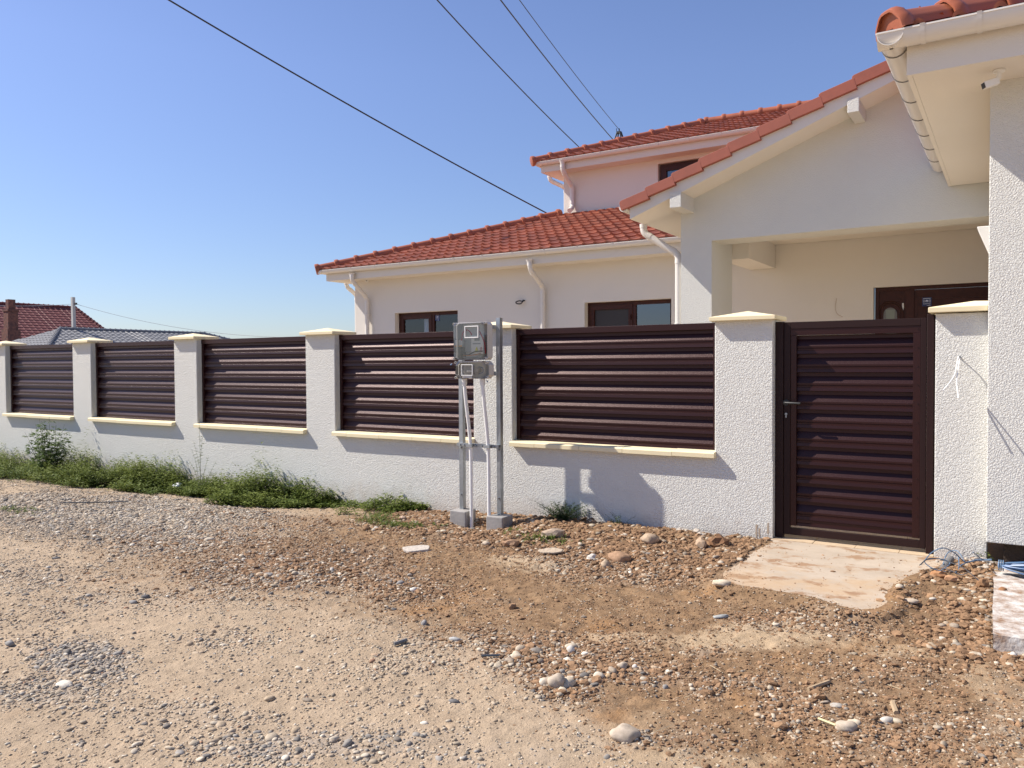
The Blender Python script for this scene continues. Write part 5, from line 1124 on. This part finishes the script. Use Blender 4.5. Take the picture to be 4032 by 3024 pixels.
for a in (
 ('stone', 2840, 2300, .075, CREAM, 'smooth oblong cream cobble at the left end of the concrete apron', .45, .01, ICO3, (1.25, .7)),
 ('stone', 3585, 2368, .058, BEIGE, 'flat oval beige cobble in the soil right of the concrete apron', .35, .01, ICO3, (1.1, .8)),
 ('stone', 2462, 2905, .078, BEIGE, 'round boulder with a flat white-flecked face, low in the foreground', .75, .03, ICO3, (1.1, .9)),
 ('stone', 3330, 2868, .060, BEIGE, 'rounded tan cobble in the right foreground', .6, .015, ICO3, (1.1, .9)),
 ('stone', 3365, 2850, .040, CREAM, 'pale flat stone tucked behind the rounded tan cobble', .5, .03, ICO3, (1, .9)),
 ('stone', 2190, 2695, .066, BEIGE, 'larger of two blunt boulders side by side amid the gravel', .85, .03, ICO3, (.9, .9)),
 ('stone', 2228, 2705, .062, CREAM, 'right-hand boulder of the touching pair amid the gravel', .8, .03, ICO3, (1.05, .8)),
 ('stone', 2215, 2722, .036, CREAM, 'small wedge stone lying against the front of the boulder pair', .6, .04, ICO2, (1.1, .8)),
 ('stone', 2032, 2592, .048, CREAM, 'round cream cobble left of the white chips', .8, .01, ICO3, (1, .9)),
 ('stone', 2247, 2568, .045, WHITE, 'leaning white flat stone among the chips', .9, .03, ICO2, (.75, .8)),
 ('stone', 2450, 2628, .040, BEIGE, 'oval tan cobble right of the white chips', .75, .01, ICO3, (1.1, .8)),
 ('stone', 2500, 2632, .026, WHITE, 'sharp white chip standing next to the oval tan cobble', .9, .08, ICO2, (.8, .6)),
 ('stone', 2395, 2668, .028, (.55,.40,.24), 'small three-cornered tan stone below the white chips', .8, .05, ICO2, (.9, .8)),
 ('stone', 2620, 2712, .026, GREY, 'small dark-sided cube of stone lying alone right of the boulder pair', .9, .05, ICO2, (.8, .8)),
 ('stone', 38, 2538, .040, GREY, 'dark pointed stone near the left edge of the road', .6, .04, ICO2, (1.2, .7)),
 ('stone', 120, 2050, .072, (.34,.25,.18), 'brown rounded stone on the gravel by the weeds at far left', .5, .02, ICO3, (1, .7)),
 ('stone', 222, 2200, .050, DARK, 'dark slate-grey stone lying flat on the left of the road', .35, .03, ICO2, (1.1, .6)),
 ('stone', 572, 2352, .038, DARK, 'charcoal stone in the middle of the road left of the gravel bed', .6, .05, ICO2, (1.1, .8)),
 ('stone', 525, 2374, .036, GREY, 'grey stone just left of and below the charcoal one', .6, .05, ICO2, (1.1, .8)),
 ('stone', 1058, 2266, .052, GREY, 'flat grey cobble on the gravel bed below the weeds', .45, .02, ICO3, (1.1, .8)),
 ('stone', 1577, 2300, .048, GREY, 'grey square stone right of the gravel bed', .6, .03, ICO2, (1, .8)),
 ('stone', 1628, 2325, .040, WHITE, 'white limestone lump next to the grey square stone', .6, .05, ICO2, (1, .8)),
 ('stone', 1670, 2460, .036, GREY, 'upright grey stone in the centre of the road', .9, .05, ICO2, (.7, .8)),
 ('stone', 1790, 2520, .040, (.42,.42,.41), 'pale grey pointed stone near the centre of the road', .45, .04, ICO2, (1.2, .7)),
 ('stone', 1787, 2765, .032, DARK, 'dark oblong stone in the centre foreground', .5, .03, ICO2, (1.3, .7)),
 ('stone', 1915, 2143, .048, BEIGE, 'oval beige cobble below the left footing of the meter stand', .65, .02, ICO3, (1, .8)),
 ('stone', 3295, 2780, .045, (.44,.41,.36), 'flat pale stone slab in the right foreground', .3, .05, ICO2, (1, .9)),
 ('stone', 3493, 2842, .045, (.55,.52,.47), 'pale broken block beside a cluster in the right foreground', .6, .06, ICO2, (1, .7)),
 ('stone', 3705, 2873, .034, (.50,.42,.33), 'oval tan pebble, rightmost of the large foreground stones', .45, .02, ICO2, (1.2, .7)),
 ('stone', 2838, 2430, .055, (.40,.41,.40), 'long grey slab of rock below the concrete apron', .28, .08, ICO2, (1.5, .6)),
 ('stone', 3990, 2560, .050, WHITE, 'upper white cobble of the heap at the end of the concrete strip', .8, .03, ICO3, (1, .8)),
 ('stone', 3988, 2590, .036, WHITE, 'round white cobble below the upper one at the end of the concrete strip', .9, .02, ICO3, (1, .9)),
 ('stone', 3935, 2588, .045, CREAM, 'flat cream stone at the foot of the concrete strip', .35, .04, ICO2, (1.3, .7)),
 ('stone', 4022, 2556, .055, CREAM, 'cream cobble at the right edge beyond the white heap', .7, .03, ICO3, (1, .8)),
 ('rock', 2440, 2205, .115, CLAY, 'large lumpy clay-brown rock in the rubble before the wall', .65, .04, ICO3, (1.1, .8)),
 ('rock', 2385, 2232, .066, (.46,.36,.26), 'upright tan rock in front of the large clay-brown rock', .9, .04, ICO3, (.8, .8)),
 ('rock', 2330, 2200, .062, WHITE, 'chalky white rock left of the large clay-brown rock', .7, .05, ICO2, (1, .8)),
 ('rock', 2010, 2145, .10, CLAY, 'brown rock below the right footing of the meter stand', .5, .05, ICO2, (1.1, .7)),
 ('rock', 2175, 2108, .125, (.42,.33,.25), 'broad split rock resting on a brick-coloured lump before the bush', .5, .05, ICO2, (1.3, .7)),
 ('rock', 2560, 2130, .10, (.46,.35,.25), 'rounded tan rock at the wall foot in the edge of the shadow', .7, .04, ICO3, (1.1, .8)),
 ('rock', 2760, 2150, .085, (.45,.33,.23), 'blocky tan rock left of the gate pillar foot', .9, .07, ICO2, (.8, .8)),
 ('rock', 2830, 2148, .12, (.24,.13,.07), 'dark brown clod of earth at the foot of the gate pillar', .7, .12, ICO2, (1.1, .8)),
 ('rock', 3697, 2268, .065, (.42,.22,.11), 'orange-brown clod below the grey pipe end', .7, .10, ICO2, (1.1, .8)),
 ('rock', 3745, 2282, .052, (.52,.30,.17), 'orange brick fragment right of the orange-brown clod', .7, .05, ICO1, (1.1, .8)),
 ('rock', 3870, 2305, .062, (.30,.17,.09), 'dark earthy lump beside the concrete strip', .8, .10, ICO2, (1, .8)),
 ('rock', 1880, 2058, .06, CLAY, 'clay lump between the footings of the meter stand', .7, .10, ICO2, (1, .7)),
 ('rock', 1585, 2044, .060, (.44,.33,.25), 'brown stone left of the footing of the meter stand', .6, .05, ICO2, (1.1, .8)),
 ):
    stone(*a[:6], flat=a[6], jag=a[7]*(1.3 if a[0] == 'rock' else 1), base=a[8], ax=a[9], smooth=a[0] != 'rock' or a[8] is ICO3)
# clod on the strip
p = on_ground(3948, 2322, -1.392); o = stone('clod', 3948, 2322, .035, (.30,.15,.07), 'reddish clod of earth lying on the white concrete strip', .85, .08, ICO2, (1, .9), cat='clod'); o.location = (p[0], p[1], -1.400)
# flat pieces of plaster, litter
def slab_piece(name, px, py, rx, ry, th_, m, label, cat, rot=0, z=None, n=9, tilt=(0, 0)):
    p = on_ground(px, py, -1.46); z0 = gzq(p[0], p[1]) if z is None else z; rr = random.Random(int(px)); a = [2*math.pi*(i+rr.uniform(-.3, .3))/n for i in range(n)]
    pts = [(rx*math.cos(g)*rr.uniform(.75, 1.1), ry*math.sin(g)*rr.uniform(.75, 1.1)) for g in a]; c, s = math.cos(YAW+rot), math.sin(YAW+rot); mb = MB()
    P = [(p[0]+u*c-v*s, p[1]+u*s+v*c, z0+.01+u*tilt[0]+v*tilt[1]) for u, v in pts]; k = len(P); mb.add(P+[(q[0], q[1], q[2]+th_) for q in P], [tuple(range(k))[::-1], tuple(range(k, 2*k))]+[(i, (i+1) % k, (i+1) % k+k, i+k) for i in range(k)])
    return tag(mb.build(name, m, loc=(p[0], p[1], z0), bevel=.004), label, cat)
slab_piece('plaster_piece', 1637, 2160, .125, .06, .02, mat('plaster', (.50,.44,.37), .9, bumps=(('noise', 40, .8, .01),)), 'broken white plaster piece lying on the soil below the meter stand', 'plaster', tilt=(.05, .25))
slab_piece('plaster_piece', 2168, 2182, .11, .045, .012, mat('plaster_tan', (.46,.37,.27), .9, bumps=(('noise', 40, .8, .01),)), 'thin cream plaster flake lying left of the rubble rocks', 'plaster', tilt=(.03, .2))
def crumple(name, px, py, r, label):
    p = on_ground(px, py, -1.50); z0 = gzq(p[0], p[1])+.10; v, f = ICO2; g = np.random.default_rng(3); q = v*(1+g.normal(0, .22, (len(v), 1)))*np.array((r, r*.7, r*.6)); mb = MB(); mb.add([(p[0]+a, p[1]+b, z0+c) for a, b, c in q], [tuple(t) for t in f.tolist()])
    tag(mb.build(name, M['bag'], loc=(p[0], p[1], z0)), label, 'litter')
crumple('plastic_scrap', 697, 1925, .055, 'crumpled white plastic scrap caught in the weeds')
def rod(name, a, b, r, m, label, cat, lift=.012, n=6, mid=0):
    p, q = on_ground(*a, -1.465), on_ground(*b, -1.465)
    for s_ in (p, q): s_[2] = gzq(s_[0], s_[1])+lift
    mb = MB(); mm = (p+q)/2; mm[2] += mid; mb.tube([p, mm, q], r, n); tag(mb.build(name, m, loc=tuple(p)), label, cat)
rod('steel_rod', (238, 1984), (505, 1978), .006, M['wire_dark'], 'thin dark rod lying on the gravel below the weeds', 'rod', .02)
rod('stick', (3182, 2708), (3266, 2686), .009, M['stick'], 'short pale stick lying among the right foreground stones', 'stick')
rod('wood_splinter', (3515, 2764), (3530, 2800), .012, M['stick'], 'stubby dark wood splinter in the right foreground', 'stick')
rod('reed_blade', (3222, 2824), (3290, 2845), .005, mat('straw', (.72,.66,.36), .7), 'yellow straw blade beside the flat pale slab', 'straw')
rod('metal_strip', (1895, 2587), (1970, 2590), .006, M['wire_dark'], 'short dark metal strip on the road left of the round cream cobble', 'strip')
rod('grey_chip', (1552, 2544), (1602, 2531), .010, M['pvc_grey'], 'dark elongated shard on the road left of centre', 'shard')
# thin straws in the brown soil
mb = MB()
for _ in range(90):
    x, y = random.uniform(-4.0, -.4), random.uniform(2.6, 5.2); z0 = gzq(x, y)+.004; a = random.uniform(0, 3.14); L = random.uniform(.02, .09); mb.tube([(x, y, z0), (x+L*math.cos(a), y+L*math.sin(a), z0+random.uniform(.0, .008))], .0012, 4)
tag(mb.build('straw_litter', mat('straw_pale', (.60,.50,.32), .8)), kind='stuff')

# grey pipe end, blue wires
p = on_ground(3745, 2222, -1.40); p0 = np.array((p[0], p[1]-.0, -1.36)); q0 = on_ground(3695, 2262, -1.44)
m = MB(); d_ = unit(p0-q0); m.tube([q0, p0], .024, 16, cap=False); m.tube([p0, q0], .020, 16, cap=False); tag(m.build('pipe_stub', M['pvc_grey'], smooth=True, loc=tuple(q0)), 'cut grey plastic pipe end sticking out of the soil by the gate', 'pipe')
def loops(name, label, pts_list, mt, r=.0035):
    m = MB()
    for pts in pts_list: m.tube(bez(pts, 6), r, 6)
    return tag(m.build(name, mt, smooth=True, loc=tuple(pts_list[0][0])), label, 'cable')
def gp(px, py, Y): return at(px, py, Y)
Yc = 6.10
loops('slack_cable', 'blue-grey cable looping on the ground in front of the right gate pillar', [
 [gp(3905, 2204, 6.15), gp(3850, 2203, 6.15), gp(3800, 2212, Yc), gp(3760, 2178, 6.05), gp(3715, 2158, 5.98), gp(3670, 2175, 5.95), gp(3640, 2208, 5.95), gp(3625, 2224, 5.95)],
 [gp(3905, 2206, 6.15), gp(3845, 2208, 6.15), gp(3790, 2222, Yc), gp(3755, 2250, 6.0), gp(3690, 2245, 5.95), gp(3648, 2222, 5.95), gp(3645, 2205, 5.95), gp(3700, 2200, 5.98), gp(3740, 2218, 6.0), gp(3700, 2250, 5.9)],
 [gp(3905, 2202, 6.15), gp(3870, 2202, 6.15), gp(3845, 2185, 6.1), gp(3831, 2174, 6.0)],
 [gp(3800, 2214, Yc), gp(3770, 2170, 6.15), gp(3735, 2175, 6.2), gp(3720, 2200, 6.2), gp(3715, 2222, 6.1)],
 [gp(3775, 2190, 6.1), gp(3775, 2240, 6.0), gp(3760, 2255, 5.95)]], M['wire_slate'])
loops('slack_cable', 'thin dark cable curling over the soil beside the grey pipe end', [
 [gp(3620, 2226, 5.9), gp(3655, 2200, 5.92), gp(3710, 2204, 5.95), gp(3790, 2235, 5.9), gp(3830, 2265, 5.85), gp(3860, 2290, 5.7)],
 [gp(3660, 2240, 5.9), gp(3720, 2238, 5.9), gp(3780, 2262, 5.8), gp(3810, 2255, 5.8)]], M['wire_dark'], .0028)
cb = empty('cable_coil', (.1, 5.95, -1.39), 'tied bundle of blue cables lying on the white concrete strip by the house', 'cable')
for mt, cnt in ((M['wire_blue'], 26), (M['wire_slate'], 12), (M['wire_dark'], 8)):
    m = MB(); rr = random.Random(cnt)
    for i in range(cnt):
        zz = -1.385+rr.uniform(.008, .10); sp = rr.uniform(-.11, .09); x0 = -.075; y0 = 6.06+rr.uniform(-.015, .015); z0 = -1.335+rr.uniform(-.012, .012)
        m.tube(bez([(x0, y0, z0), (x0+.08, y0+sp*.5, z0+(zz-z0)*.5), (x0+.25, 6.05+sp, zz), (x0+.6, 6.05+sp*1.2+rr.uniform(-.02,.02), zz-.01), (x0+.8, 6.05+sp*.8, zz), (x0+.92, 6.05+sp*.2, zz+.01), (x0+.8, 6.05-sp*.5, zz)], 5), .0042, 6)
    part('cable_strands', m, mt, cb, smooth=True)
m = MB(); 
for dx in (0, .012, .024): m.tube([(-.07+dx, 6.06+.032*math.cos(g), -1.335+.032*math.sin(g)) for g in np.linspace(0, 6.28, 16)], .004, 6)
part('tie', m, M['wire_slate'], cb)
rr = np.random.default_rng(19); n = 7000; x = rr.uniform(-1.75, -.3, n); y = rr.uniform(4.8, 6.3, n); ins = (apron_mask(x, y) > .5) & (rr.uniform(0, 1, n) < .04+1.3*np.clip(.95-apron_soft(x, y), 0, 1)); x, y = x[ins], y[ins]; n = len(x)
tag(stones('apron_crumbs', np.stack([x, y, apron_z(x, y)], 1), np.exp(rr.normal(math.log(.004), .5, n)), np.array([.30,.18,.10])*rr.uniform(.7, 1.6, (n, 1)), ICO1, jag=.2, smooth=False), kind='stuff')
# mortar lumps under pillar and street wall
rr = np.random.default_rng(9); n = 60; x = np.concatenate([rr.uniform(-.45, -.12, 30), rr.uniform(-2.35, -2.1, 30)]); y = np.concatenate([rr.uniform(6.2, 6.36, 30), rr.uniform(6.3, 6.38, 30)])
o = stones('mortar_crumbs', np.stack([x, y, gz(x, y)], 1), rr.uniform(.012, .032, 60), np.repeat([[.50,.45,.39]], 60, 0), ICO2, jag=.18, smooth=False); tag(o, kind='stuff')
